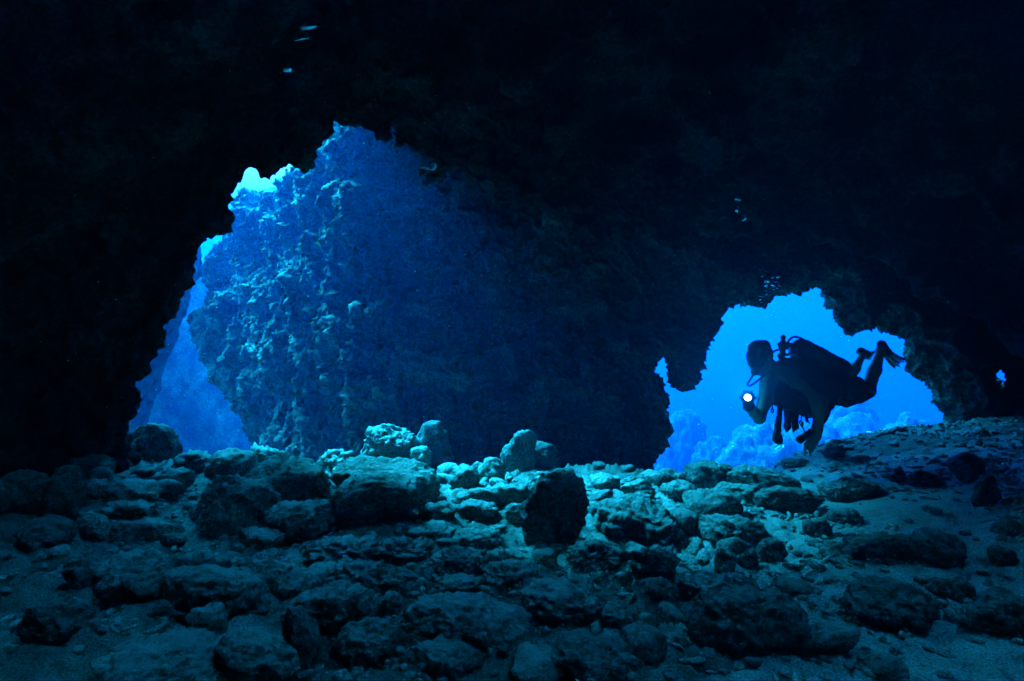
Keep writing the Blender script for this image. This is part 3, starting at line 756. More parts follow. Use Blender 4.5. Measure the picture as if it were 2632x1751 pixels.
PLACED = []
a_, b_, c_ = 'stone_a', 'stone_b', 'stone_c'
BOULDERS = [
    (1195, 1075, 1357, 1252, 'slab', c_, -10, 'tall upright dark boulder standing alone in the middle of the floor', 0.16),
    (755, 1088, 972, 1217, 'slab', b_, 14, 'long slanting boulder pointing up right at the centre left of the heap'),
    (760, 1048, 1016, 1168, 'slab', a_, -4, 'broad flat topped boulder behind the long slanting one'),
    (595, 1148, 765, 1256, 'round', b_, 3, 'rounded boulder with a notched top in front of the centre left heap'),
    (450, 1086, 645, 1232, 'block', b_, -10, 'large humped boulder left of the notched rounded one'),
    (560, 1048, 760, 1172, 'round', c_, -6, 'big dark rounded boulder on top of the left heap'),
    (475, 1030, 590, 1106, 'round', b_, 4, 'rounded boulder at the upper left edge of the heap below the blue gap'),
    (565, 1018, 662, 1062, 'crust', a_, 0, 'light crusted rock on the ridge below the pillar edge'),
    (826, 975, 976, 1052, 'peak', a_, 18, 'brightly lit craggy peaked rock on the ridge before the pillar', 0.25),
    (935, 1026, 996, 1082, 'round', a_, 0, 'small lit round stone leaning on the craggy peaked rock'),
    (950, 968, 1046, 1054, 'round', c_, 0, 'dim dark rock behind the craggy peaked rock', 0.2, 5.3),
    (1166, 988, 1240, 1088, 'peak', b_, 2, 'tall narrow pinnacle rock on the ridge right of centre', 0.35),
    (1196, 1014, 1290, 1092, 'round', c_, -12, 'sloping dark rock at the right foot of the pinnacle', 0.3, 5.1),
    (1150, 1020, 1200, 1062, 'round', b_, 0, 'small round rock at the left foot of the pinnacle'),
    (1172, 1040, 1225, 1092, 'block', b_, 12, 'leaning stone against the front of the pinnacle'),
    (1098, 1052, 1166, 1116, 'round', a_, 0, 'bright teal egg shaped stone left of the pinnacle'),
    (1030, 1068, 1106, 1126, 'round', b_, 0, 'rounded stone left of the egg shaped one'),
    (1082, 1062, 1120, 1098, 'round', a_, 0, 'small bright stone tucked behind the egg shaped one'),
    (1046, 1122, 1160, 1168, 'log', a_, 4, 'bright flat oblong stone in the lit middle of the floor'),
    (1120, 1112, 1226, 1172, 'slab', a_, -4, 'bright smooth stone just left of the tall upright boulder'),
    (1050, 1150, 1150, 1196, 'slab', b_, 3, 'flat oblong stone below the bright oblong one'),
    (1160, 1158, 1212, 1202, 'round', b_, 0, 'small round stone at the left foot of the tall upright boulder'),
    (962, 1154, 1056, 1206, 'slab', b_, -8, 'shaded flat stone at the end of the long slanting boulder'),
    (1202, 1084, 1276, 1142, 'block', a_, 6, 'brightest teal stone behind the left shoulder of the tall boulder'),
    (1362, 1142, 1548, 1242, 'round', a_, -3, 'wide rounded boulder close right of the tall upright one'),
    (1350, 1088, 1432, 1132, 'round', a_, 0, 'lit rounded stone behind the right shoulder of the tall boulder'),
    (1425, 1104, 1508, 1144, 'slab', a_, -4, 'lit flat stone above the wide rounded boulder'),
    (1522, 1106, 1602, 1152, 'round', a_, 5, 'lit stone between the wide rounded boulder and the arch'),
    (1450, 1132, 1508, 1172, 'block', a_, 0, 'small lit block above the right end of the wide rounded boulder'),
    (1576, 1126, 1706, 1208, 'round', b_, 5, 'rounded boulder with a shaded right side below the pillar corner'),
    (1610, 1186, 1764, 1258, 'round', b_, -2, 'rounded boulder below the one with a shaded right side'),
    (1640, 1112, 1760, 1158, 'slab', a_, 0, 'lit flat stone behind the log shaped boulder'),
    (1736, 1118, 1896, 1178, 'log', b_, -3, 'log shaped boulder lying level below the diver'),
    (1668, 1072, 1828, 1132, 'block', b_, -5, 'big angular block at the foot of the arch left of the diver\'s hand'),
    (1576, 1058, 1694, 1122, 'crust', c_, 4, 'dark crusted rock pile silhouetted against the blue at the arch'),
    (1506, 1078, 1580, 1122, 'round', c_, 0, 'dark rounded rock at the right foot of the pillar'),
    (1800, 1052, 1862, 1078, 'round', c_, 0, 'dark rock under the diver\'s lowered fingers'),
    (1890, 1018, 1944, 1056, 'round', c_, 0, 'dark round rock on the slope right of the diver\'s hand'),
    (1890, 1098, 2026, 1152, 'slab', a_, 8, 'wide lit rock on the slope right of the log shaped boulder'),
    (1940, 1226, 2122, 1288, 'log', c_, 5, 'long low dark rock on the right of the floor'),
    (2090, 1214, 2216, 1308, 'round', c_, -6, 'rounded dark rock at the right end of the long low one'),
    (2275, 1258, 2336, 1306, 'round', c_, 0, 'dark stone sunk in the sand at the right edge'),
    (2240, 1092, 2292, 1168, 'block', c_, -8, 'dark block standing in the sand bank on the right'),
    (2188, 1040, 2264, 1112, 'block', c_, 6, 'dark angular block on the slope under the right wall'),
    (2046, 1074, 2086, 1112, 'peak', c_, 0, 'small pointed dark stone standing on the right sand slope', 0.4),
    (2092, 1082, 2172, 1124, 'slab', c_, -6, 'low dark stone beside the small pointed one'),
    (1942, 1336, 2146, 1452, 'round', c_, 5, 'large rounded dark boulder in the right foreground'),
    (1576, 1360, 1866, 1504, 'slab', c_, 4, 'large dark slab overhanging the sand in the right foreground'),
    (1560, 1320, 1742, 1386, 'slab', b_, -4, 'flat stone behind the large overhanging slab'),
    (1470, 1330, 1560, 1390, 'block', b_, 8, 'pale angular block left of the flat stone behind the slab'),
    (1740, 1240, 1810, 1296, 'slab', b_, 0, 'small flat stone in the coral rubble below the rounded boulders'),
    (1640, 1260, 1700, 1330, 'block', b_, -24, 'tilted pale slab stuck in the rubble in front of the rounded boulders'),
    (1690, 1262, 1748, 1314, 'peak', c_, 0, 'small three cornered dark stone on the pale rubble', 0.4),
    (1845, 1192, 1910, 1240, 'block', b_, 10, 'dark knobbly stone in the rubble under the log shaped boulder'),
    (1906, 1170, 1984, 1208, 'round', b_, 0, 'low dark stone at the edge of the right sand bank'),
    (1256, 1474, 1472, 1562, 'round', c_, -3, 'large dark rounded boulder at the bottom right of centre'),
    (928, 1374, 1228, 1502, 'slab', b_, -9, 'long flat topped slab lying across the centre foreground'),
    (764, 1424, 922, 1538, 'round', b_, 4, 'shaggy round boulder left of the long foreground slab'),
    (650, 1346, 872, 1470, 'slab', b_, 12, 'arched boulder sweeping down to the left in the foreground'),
    (648, 1392, 742, 1548, 'block', c_, 6, 'dark drooping rock under the left end of the arched boulder'),
    (870, 1362, 932, 1428, 'round', b_, -20, 'small knob shaped stone leaning on the long foreground slab'),
    (918, 1474, 1112, 1556, 'slab', b_, -6, 'low boulder in front of the long foreground slab'),
    (1190, 1338, 1388, 1434, 'round', b_, -10, 'smooth tapering boulder right of the long foreground slab'),
    (374, 1304, 622, 1422, 'log', b_, -14, 'long rounded boulder lying across the left foreground'),
    (402, 1266, 500, 1330, 'block', c_, -12, 'dark block on top of the long left foreground boulder'),
    (234, 1266, 402, 1388, 'round', b_, 2, 'large rounded boulder left of the long left foreground one'),
    (526, 1278, 732, 1372, 'log', a_, -20, 'tapering log shaped rock between the left and centre foreground'),
    (800, 1308, 942, 1374, 'peak', c_, -4, 'dark wedge shaped stone above the arched foreground boulder', 0.2),
    (486, 1458, 704, 1580, 'slab', b_, -12, 'broad dark slab at the bottom edge left of the drooping rock'),
    (236, 1482, 522, 1590, 'round', b_, -6, 'wide low boulder at the bottom left edge of the picture'),
    (434, 1394, 522, 1474, 'round', b_, 8, 'round stone in the gap below the long left foreground boulder'),
    (62, 1368, 212, 1476, 'block', c_, 3, 'dark block with a flat top at the far left foreground'),
    (150, 1268, 228, 1354, 'block', c_, 0, 'upright dark stone beside the left wall'),
    (46, 1186, 164, 1264, 'round', c_, -10, 'dark rounded rock against the left wall'),
    (96, 1070, 192, 1206, 'block', c_, -6, 'tall dark boulder leaning at the foot of the left wall', 0.15),
    (-30, 1080, 108, 1186, 'round', c_, 0, 'very dark boulder cut by the left edge of the picture'),
    (164, 1044, 262, 1108, 'crust', b_, 0, 'crusted rock beside the pale sand patch on the left'),
    (194, 1102, 258, 1152, 'round', b_, 0, 'small rounded stone right of the tall dark boulder at the left wall'),
    (246, 1100, 372, 1164, 'round', a_, -8, 'smooth lit boulder in the middle of the left floor'),
    (348, 1074, 442, 1128, 'round', b_, 4, 'round dark topped stone below the blue gap'),
    (234, 1150, 358, 1204, 'crust', b_, 0, 'crusted low rock below the smooth lit left boulder'),
    (400, 1036, 492, 1082, 'crust', b_, 0, 'crusted rock on the left end of the ridge at the blue gap'),
    (292, 973, 412, 1056, 'block', c_, -4, 'dark lone boulder silhouetted in the bottom of the blue gap', 0.25, 5.05),
    (256, 1198, 352, 1250, 'slab', c_, -4, 'flat dark stone in the left rubble'),
    (316, 1196, 402, 1244, 'log', a_, -12, 'small oblong stone beside the flat dark stone on the left'),
    (478, 1170, 532, 1212, 'round', b_, 0, 'small stone under the left side of the large humped boulder'),
    (732, 1034, 812, 1078, 'crust', a_, 0, 'crusted rock on the ridge left of the craggy peaked rock'),
    (176, 1180, 252, 1252, 'slab', a_, 10, 'pale flat stone standing on edge in the left rubble'),
    (1384, 1202, 1444, 1248, 'block', c_, -18, 'small dark tilted stone at the right foot of the tall boulder'),
    (1300, 1242, 1446, 1312, 'crust', b_, 0, 'knobbly low rock below the tall upright boulder'),
    (1448, 1258, 1562, 1332, 'crust', b_, 0, 'knobbly low rock below the wide rounded boulder'),
    (1476, 1196, 1572, 1252, 'crust', c_, 0, 'dark knobbly rock at the right end of the wide rounded boulder'),
    (930, 1204, 1050, 1250, 'crust', b_, 0, 'lumpy crust of rock below the end of the slanting boulder'),
    (1040, 1216, 1160, 1262, 'crust', a_, 0, 'lumpy lit crust of rock left of the tall boulder\'s foot'),
    (700, 1236, 880, 1300, 'crust', b_, 0, 'lumpy crust mound right of the notched rounded boulder'),
    (860, 1236, 1000, 1296, 'crust', b_, 0, 'lumpy crust mound in the centre of the floor'),
    (990, 1262, 1130, 1328, 'crust', b_, 0, 'lumpy crust mound above the smooth tapering boulder'),
    (740, 1290, 900, 1350, 'crust', b_, 0, 'lumpy crust mound behind the dark wedge shaped stone'),
    (1100, 1290, 1240, 1350, 'crust', b_, 0, 'lumpy crust mound between the slab and the knobbly low rocks'),
    (560, 1216, 660, 1270, 'slab', a_, 0, 'low flat stone left of the notched rounded boulder\'s foot'),
    (2140, 1330, 2240, 1390, 'crust', c_, 0, 'dark low rock in the sand right of the large rounded foreground boulder'),
    (2230, 1360, 2380, 1470, 'round', c_, 0, 'very dark rock cut by the right edge of the picture'),
    (1380, 1400, 1470, 1450, 'crust', b_, 0, 'low crusted stone left of the large overhanging slab'),
    (1000, 1330, 1120, 1372, 'crust', b_, 0, 'low crust behind the long foreground slab'),
]
for k_, row_ in enumerate(BOULDERS):
    boulder(row_, k_)

# ------------------------------------------------------------------ smaller stones, each of its own, between the boulders
rs_ = np.random.RandomState(4)
STONE_MESH = []
for k_ in range(16):
    kd = ('round', 'slab', 'block', 'log', 'crust')[k_ % 5]
    p_, f_ = rock_points(3, kd, 1.0, (0.8, 0.75, 0.85, 0.5, 0.8)[k_ % 5], (0.7, 0.42, 0.7, 0.5, 0.6)[k_ % 5], 0, 900 + k_)
    me_ = fast_mesh('stone', p_, f_)
    me_.materials.append(M[(a_, b_, c_)[k_ % 3]])
    STONE_MESH.append(me_)

def short_side(x, y, b):
    dx, dy = x - b[0], y - b[1]
    if 0.45 < abs(dx) / (abs(dy) + 1e-6) < 2.2:
        return ('behind' if dy > 0 else 'in front') + ' and ' + ('right of' if dx > 0 else 'left of')
    if abs(dx) > abs(dy):
        return 'right of' if dx > 0 else 'left of'
    return 'behind' if dy > 0 else 'in front of'

n_st = 0; tries = 0; TODO = []
STONES = []
while n_st < 298 and tries < 20000:
    tries += 1
    y = 1.55 + 4.3 * rs_.rand() ** 0.8
    x = (-0.98 + 1.96 * rs_.rand()) * 0.92 * y
    if x < -3.5 or x > 4.7: continue
    size = (0.055 + 0.19 * rs_.rand() ** 2.0) if x < 1.3 else (0.045 + 0.11 * rs_.rand() ** 2.2)
    if x > 1.6 and y < 4.3 and rs_.rand() < 0.6: continue
    if any((x - b[0]) ** 2 + (y - b[1]) ** 2 < (b[2] * 0.78 + size * 0.2) ** 2 for b in PLACED): continue
    if any((x - b[0]) ** 2 + (y - b[1]) ** 2 < (b[2] + size) ** 2 * 0.3 for b in STONES): continue
    g = gz(x, y)
    o = bpy.data.objects.new('stone', STONE_MESH[rs_.randint(16)])
    col.objects.link(o)
    o.location = (x, y, g + size * 0.10)
    o.scale = (size * (0.8 + 0.5 * rs_.rand()), size * (0.8 + 0.4 * rs_.rand()), size * (0.75 + 0.4 * rs_.rand()))
    o.rotation_euler = (rs_.uniform(-0.4, 0.4), rs_.uniform(-0.4, 0.4), rs_.uniform(0, 6.28))
    nb = min(PLACED, key=lambda b: math.hypot(x - b[0], y - b[1]) - b[2])
    sz = 'large' if size > 0.16 else ('fist sized' if size > 0.085 else 'small')
    mi = STONE_MESH.index(o.data)
    words_ = sz + ' ' + ('mottled', 'grey', 'dark')[mi % 3] + ' ' + ('rounded', 'flat', 'angular', 'oblong', 'knobbly')[mi % 5]
    TODO.append((o, words_, short_side(x, y, nb), nb, math.hypot(x - nb[0], y - nb[1])))
    STONES.append((x, y, size)); n_st += 1

def short_name(label):
    cut = len(label)
    for w in (' standing', ' lying', ' in ', ' on ', ' at ', ' with ', ' left of', ' right of', ' behind', ' below', ' above', ' against', ' between', ' beside', ' under', ' cut ',
              ' sunk', ' stuck', ' close', ' just', ' pointing', ' sweeping', ' leaning', ' tucked', ' silhouetted', ' overhanging', ' before', ' of the', ' across'):
        k = label.find(w)
        if k > 8: cut = min(cut, k)
    return label[:cut]
RANK = ['nearest', 'second', 'third', 'fourth', 'fifth', 'sixth', 'seventh', 'eighth', 'ninth', 'tenth', 'eleventh', 'twelfth', 'thirteenth', 'fourteenth', 'fifteenth']
groups_ = {}
for t_ in TODO:
    groups_.setdefault((t_[1], t_[2], t_[3][3]), []).append(t_)
for key_, lst_ in groups_.items():
    lst_.sort(key=lambda t: t[4])
    for i_, t_ in enumerate(lst_):
        lab = ('' if len(lst_) == 1 else RANK[min(i_, 14)] + ' ') + key_[0] + ' stone ' + key_[1] + ' the ' + short_name(key_[2])
        tag(t_[0], ' '.join(lab.split()[:16]), 'stone', 'stones lying by the ' + short_name(key_[2]))

# ------------------------------------------------------------------ coral rubble: sticks and pebbles nobody could count
def build_rubble():
    rs = np.random.RandomState(11)
    V, F = [], []
    CV, CF, ncv = [], [], [0]
    nv = 0
    iv, iff = ICO[1]
    def stick():
        # a short, slightly bent, knobbed branch of dead coral
        n, k = 5, 6
        L = 1.0
        pts = []
        bend = rs.uniform(-0.25, 0.25)
        for i in range(n):
            t = i / (n - 1)
            r = (0.12 + 0.05 * rs.rand()) * (0.7 if i in (0, n - 1) else 1.0)
            c = np.array((t - 0.5, bend * (t - 0.5) ** 2 * 2, 0.0))
            for j in range(k):
                a = 2 * math.pi * j / k
                pts.append(c + np.array((0, math.cos(a) * r, math.sin(a) * r)))
        fc = []
        for i in range(n - 1):
            for j in range(k):
                a, b = i * k + j, i * k + (j + 1) % k
                fc.append((a, b, b + k)); fc.append((a, b + k, a + k))
        for i0 in (0, (n - 1) * k):
            for j in range(1, k - 1):
                fc.append((i0, i0 + j, i0 + j + 1))
        return np.array(pts), np.array(fc)
    sticks = [stick() for _ in range(14)]
    chunks = []
    for kk in range(10):
        cp, cf = rock_points(2, ('crust', 'block', 'slab', 'round')[kk % 4], 1.0, 0.8, 0.6, 0, 700 + kk)
        chunks.append((cp, cf))
    for it in range(16000):
        y = 1.5 + 4.6 * rs.rand() ** 0.75
        x = (-0.98 + 1.96 * rs.rand()) * 1.08 * y
        if x < -3.6 or x > 5.0: continue
        w = 0.35 + 0.65 * smooth(0.2, 1.2, x)
        chunk = it % 5 < 2
        if chunk: w = 0.9 - 0.6 * smooth(1.0, 2.0, x) * (1 - smooth(4.2, 4.8, y))
        patch = float(vnoise(np.array([[x * 1.3, y * 1.3, 0.3]]), 91)[0])
        if rs.rand() > w * np.clip(0.45 + patch * 1.6, 0.03, 1.0): continue
        g = gz(x, y)
        if chunk:
            p, fc = chunks[rs.randint(10)]
            q = 0.018 + 0.05 * rs.rand() ** 2.5
            s = np.array((q * rs.uniform(0.8, 1.5), q, q * rs.uniform(0.7, 1.1)))
        elif rs.rand() < (0.45 if x > 0.3 else 0.2):
            p, fc = sticks[rs.randint(14)]
            s = np.array((rs.uniform(0.03, 0.095),) * 3) * np.array((1, 0.9, 0.9))
        else:
            p, fc = iv, iff
            q = rs.uniform(0.006, 0.022)
            p = p * (1 + 0.25 * rs.normal(size=(len(p), 1)))
            s = np.array((q * rs.uniform(0.8, 1.5), q, q * rs.uniform(0.5, 0.9)))
        a = rs.uniform(0, 6.28); b = rs.uniform(-0.3, 0.3)
        p = p * s
        ca, sa, cb, sb = math.cos(a), math.sin(a), math.cos(b), math.sin(b)
        X = p[:, 0] * cb - p[:, 2] * sb; Z = p[:, 0] * sb + p[:, 2] * cb
        V.append(np.stack([X * ca - p[:, 1] * sa + x, X * sa + p[:, 1] * ca + y, Z + g + 0.006], 1))
        if chunk:
            CV.append(V.pop()); CF.append(fc + ncv[0]); ncv[0] += len(p)
            continue
        F.append(fc + nv); nv += len(p)
    me = fast_mesh('coral_rubble', np.concatenate(V), np.concatenate(F))
    me.materials.append(M['rubble'])
    o = bpy.data.objects.new('coral_rubble', me); col.objects.link(o)
    tag(o, 'pale coral fragments and pebbles scattered between the boulders', 'coral rubble', kind='stuff')
    me = fast_mesh('rock_rubble', np.concatenate(CV), np.concatenate(CF))
    me.materials.append(M['stone_b'])
    o = bpy.data.objects.new('rock_rubble', me); col.objects.link(o)
    tag(o, 'dark broken rock chips covering the floor between the boulders', 'rock rubble', kind='stuff')
build_rubble()
# ------------------------------------------------------------------ plain materials for the diver's kit
def plain(name, colr, rough=0.6, metal=0.0, spec=0.4, noise=0.25):
    m, nt, b = new_mat(name)
    N, L = nt.nodes, nt.links
    n1 = N.new('ShaderNodeTexNoise'); n1.inputs['Scale'].default_value = 40; n1.inputs['Detail'].default_value = 4
    g = N.new('ShaderNodeNewGeometry'); L.new(g.outputs['Position'], n1.inputs['Vector'])
    mr = N.new('ShaderNodeMapRange'); mr.inputs[3].default_value = 1 - noise; mr.inputs[4].default_value = 1 + noise
    L.new(n1.outputs['Fac'], mr.inputs[0])
    sc = N.new('ShaderNodeVectorMath'); sc.operation = 'SCALE'; sc.inputs[0].default_value = colr
    L.new(mr.outputs[0], sc.inputs['Scale']); L.new(sc.outputs[0], b.inputs['Base Color'])
    b.inputs['Roughness'].default_value = rough; b.inputs['Metallic'].default_value = metal
    b.inputs['Specular IOR Level'].default_value = spec
    return m
M['skin'] = plain('skin', (0.34, 0.22, 0.16), 0.6)
M['hair'] = plain('hair', (0.03, 0.025, 0.02), 0.7)
M['vest'] = plain('vest_fabric', (0.015, 0.015, 0.018), 0.7)
M['shorts'] = plain('shorts_fabric', (0.035, 0.035, 0.05), 0.8)
M['tank'] = plain('tank_paint', (0.03, 0.032, 0.04), 0.4)
M['rubber'] = plain('rubber', (0.012, 0.012, 0.013), 0.45)
M['chrome'] = plain('chrome', (0.5, 0.5, 0.5), 0.3, 1.0)
M['fin_yellow'] = plain('fin_yellow', (0.70, 0.62, 0.10), 0.5)
M['glass'] = plain('mask_glass', (0.02, 0.02, 0.025), 0.08)
lamp_m, lamp_nt, lamp_b = new_mat('torch_light')
lamp_b.inputs['Base Color'].default_value = (0.8, 0.8, 0.8, 1)
lamp_b.inputs['Emission Color'].default_value = (0.80, 0.95, 1.0, 1)
lamp_b.inputs['Emission Strength'].default_value = 0.2
M['lamp'] = lamp_m

def dv(u, v, d):
    return at(1880 + u / 4.479, 840 + v / 4.479, d)
def um(r, d):
    return r * d / (FPX * 4.479)

def blob(name, prims, vox, k, mat, parent=None, rough=0.0, seed=0):
    """smooth union of tapered capsules (p0, p1, r0, r1) as one closed skin"""
    pts = np.array([[*p[0]] for p in prims] + [[*p[1]] for p in prims]); rm = max(max(p[2], p[3]) for p in prims) + 4 * vox + k * 0.3
    lo, hi = pts.min(0) - rm, pts.max(0) + rm
    n = np.ceil((hi - lo) / vox).astype(int) + 1
    f = np.full(n, 1.0, np.float32)
    axs = [lo[i] + np.arange(n[i]) * vox for i in range(3)]
    for p in prims:
        a, b, r0, r1 = np.array(p[0]), np.array(p[1]), p[2], p[3]
        m_ = max(r0, r1) + k + 5 * vox
        l_, h_ = np.minimum(a, b) - m_, np.maximum(a, b) + m_
        i0 = np.clip(((l_ - lo) / vox).astype(int), 0, n); i1 = np.clip(((h_ - lo) / vox).astype(int) + 2, 0, n)
        X, Y, Z = np.meshgrid(axs[0][i0[0]:i1[0]], axs[1][i0[1]:i1[1]], axs[2][i0[2]:i1[2]], indexing='ij')
        ba = b - a; L = float(ba @ ba) + 1e-9
        h = np.clip(((X - a[0]) * ba[0] + (Y - a[1]) * ba[1] + (Z - a[2]) * ba[2]) / L, 0, 1)
        d = np.sqrt((X - a[0] - h * ba[0]) ** 2 + (Y - a[1] - h * ba[1]) ** 2 + (Z - a[2] - h * ba[2]) ** 2) - (r0 + (r1 - r0) * h)
        s = (slice(i0[0], i1[0]), slice(i0[1], i1[1]), slice(i0[2], i1[2]))
        g = f[s]
        kk = p[4] if len(p) > 4 else k
        hh = np.maximum(kk - np.abs(g - d), 0) / kk
        f[s] = np.minimum(g, d) - hh * hh * kk * 0.25
    P, q = surface_nets(f)
    P = (P * vox + lo).astype(np.float32)
    if rough:
        me = fast_mesh(name, P, q)
        no = np.empty(len(P) * 3, np.float32); me.vertices.foreach_get('normal', no)
        P = P + no.reshape(-1, 3) * (rough * fbm(P * 16, 3, seed))[:, None]
        bpy.data.meshes.remove(me)
    me = fast_mesh(name, P, q)
    me.materials.append(M[mat])
    o = bpy.data.objects.new(name, me); col.objects.link(o)
    if parent: set_parent(o, parent)
    return o

def set_parent(o, parent):
    bpy.context.view_layer.update()
    o.parent = parent
    o.matrix_parent_inverse = parent.matrix_world.inverted()

def catmull(pts, n=6):
    P = [Vector(p) for p in pts]; P = [P[0] * 2 - P[1]] + P + [P[-1] * 2 - P[-2]]
    out = []
    for i in range(1, len(P) - 2):
        for k in range(n):
            t = k / n
            a, b, c, d = P[i - 1], P[i], P[i + 1], P[i + 2]
            out.append(0.5 * ((2 * b) + (c - a) * t + (2 * a - 5 * b + 4 * c - d) * t * t + (3 * b - a - 3 * c + d) * t ** 3))
    out.append(P[-2])
    return out

def tube(name, pts, r, mat, parent=None, n=6, k=8, ribs=0.0, smooth_path=True):
    path = catmull(pts, n) if smooth_path else [Vector(p) for p in pts]
    V, F = [], []
    up = Vector((0.3, 0.5, 0.8)).normalized()
    for i, p in enumerate(path):
        t = (path[min(i + 1, len(path) - 1)] - path[max(i - 1, 0)]).normalized()
        a = t.cross(up)
        if a.length < 1e-3: a = t.cross(Vector((1, 0, 0)))
        a.normalize(); b = t.cross(a)
        rr = (r[0] + (r[1] - r[0]) * i / (len(path) - 1)) if isinstance(r, tuple) else r
        if ribs: rr *= 1 + ribs * (1 if i % 2 else -1)
        for j in range(k):
            an = 2 * math.pi * j / k
            V.append(p + a * math.cos(an) * rr + b * math.sin(an) * rr)
    for i in range(len(path) - 1):
        for j in range(k):
            F.append((i * k + j, i * k + (j + 1) % k, (i + 1) * k + (j + 1) % k, (i + 1) * k + j))
    F.append(tuple(range(k))[::-1]); F.append(tuple(range((len(path) - 1) * k, len(path) * k)))
    o = link_mesh(name, V, F, M[mat])
    if parent: set_parent(o, parent)
    return o

def lathe(name, a, b, prof, mat, parent=None, k=28):
    """profile [(t along a->b in metres, radius)]"""
    a, b = Vector(a), Vector(b); ax = (b - a).normalized()
    u = ax.cross(Vector((0.2, 0.9, 0.3))).normalized(); w = ax.cross(u)
    V, F = [], []
    for t, r in prof:
        for j in range(k):
            an = 2 * math.pi * j / k
            V.append(a + ax * t + (u * math.cos(an) + w * math.sin(an)) * r)
    for i in range(len(prof) - 1):
        for j in range(k):
            F.append((i * k + j, i * k + (j + 1) % k, (i + 1) * k + (j + 1) % k, (i + 1) * k + j))
    F.append(tuple(range(k))[::-1]); F.append(tuple(range((len(prof) - 1) * k, len(prof) * k)))
    o = link_mesh(name, V, F, M[mat])
    if parent: set_parent(o, parent)
    return o

def C(u0, v0, d0, u1, v1, d1, r0, r1, *k):
    return (dv(u0, v0, d0), dv(u1, v1, d1), um(r0, d0), um(r1, d1), *k)

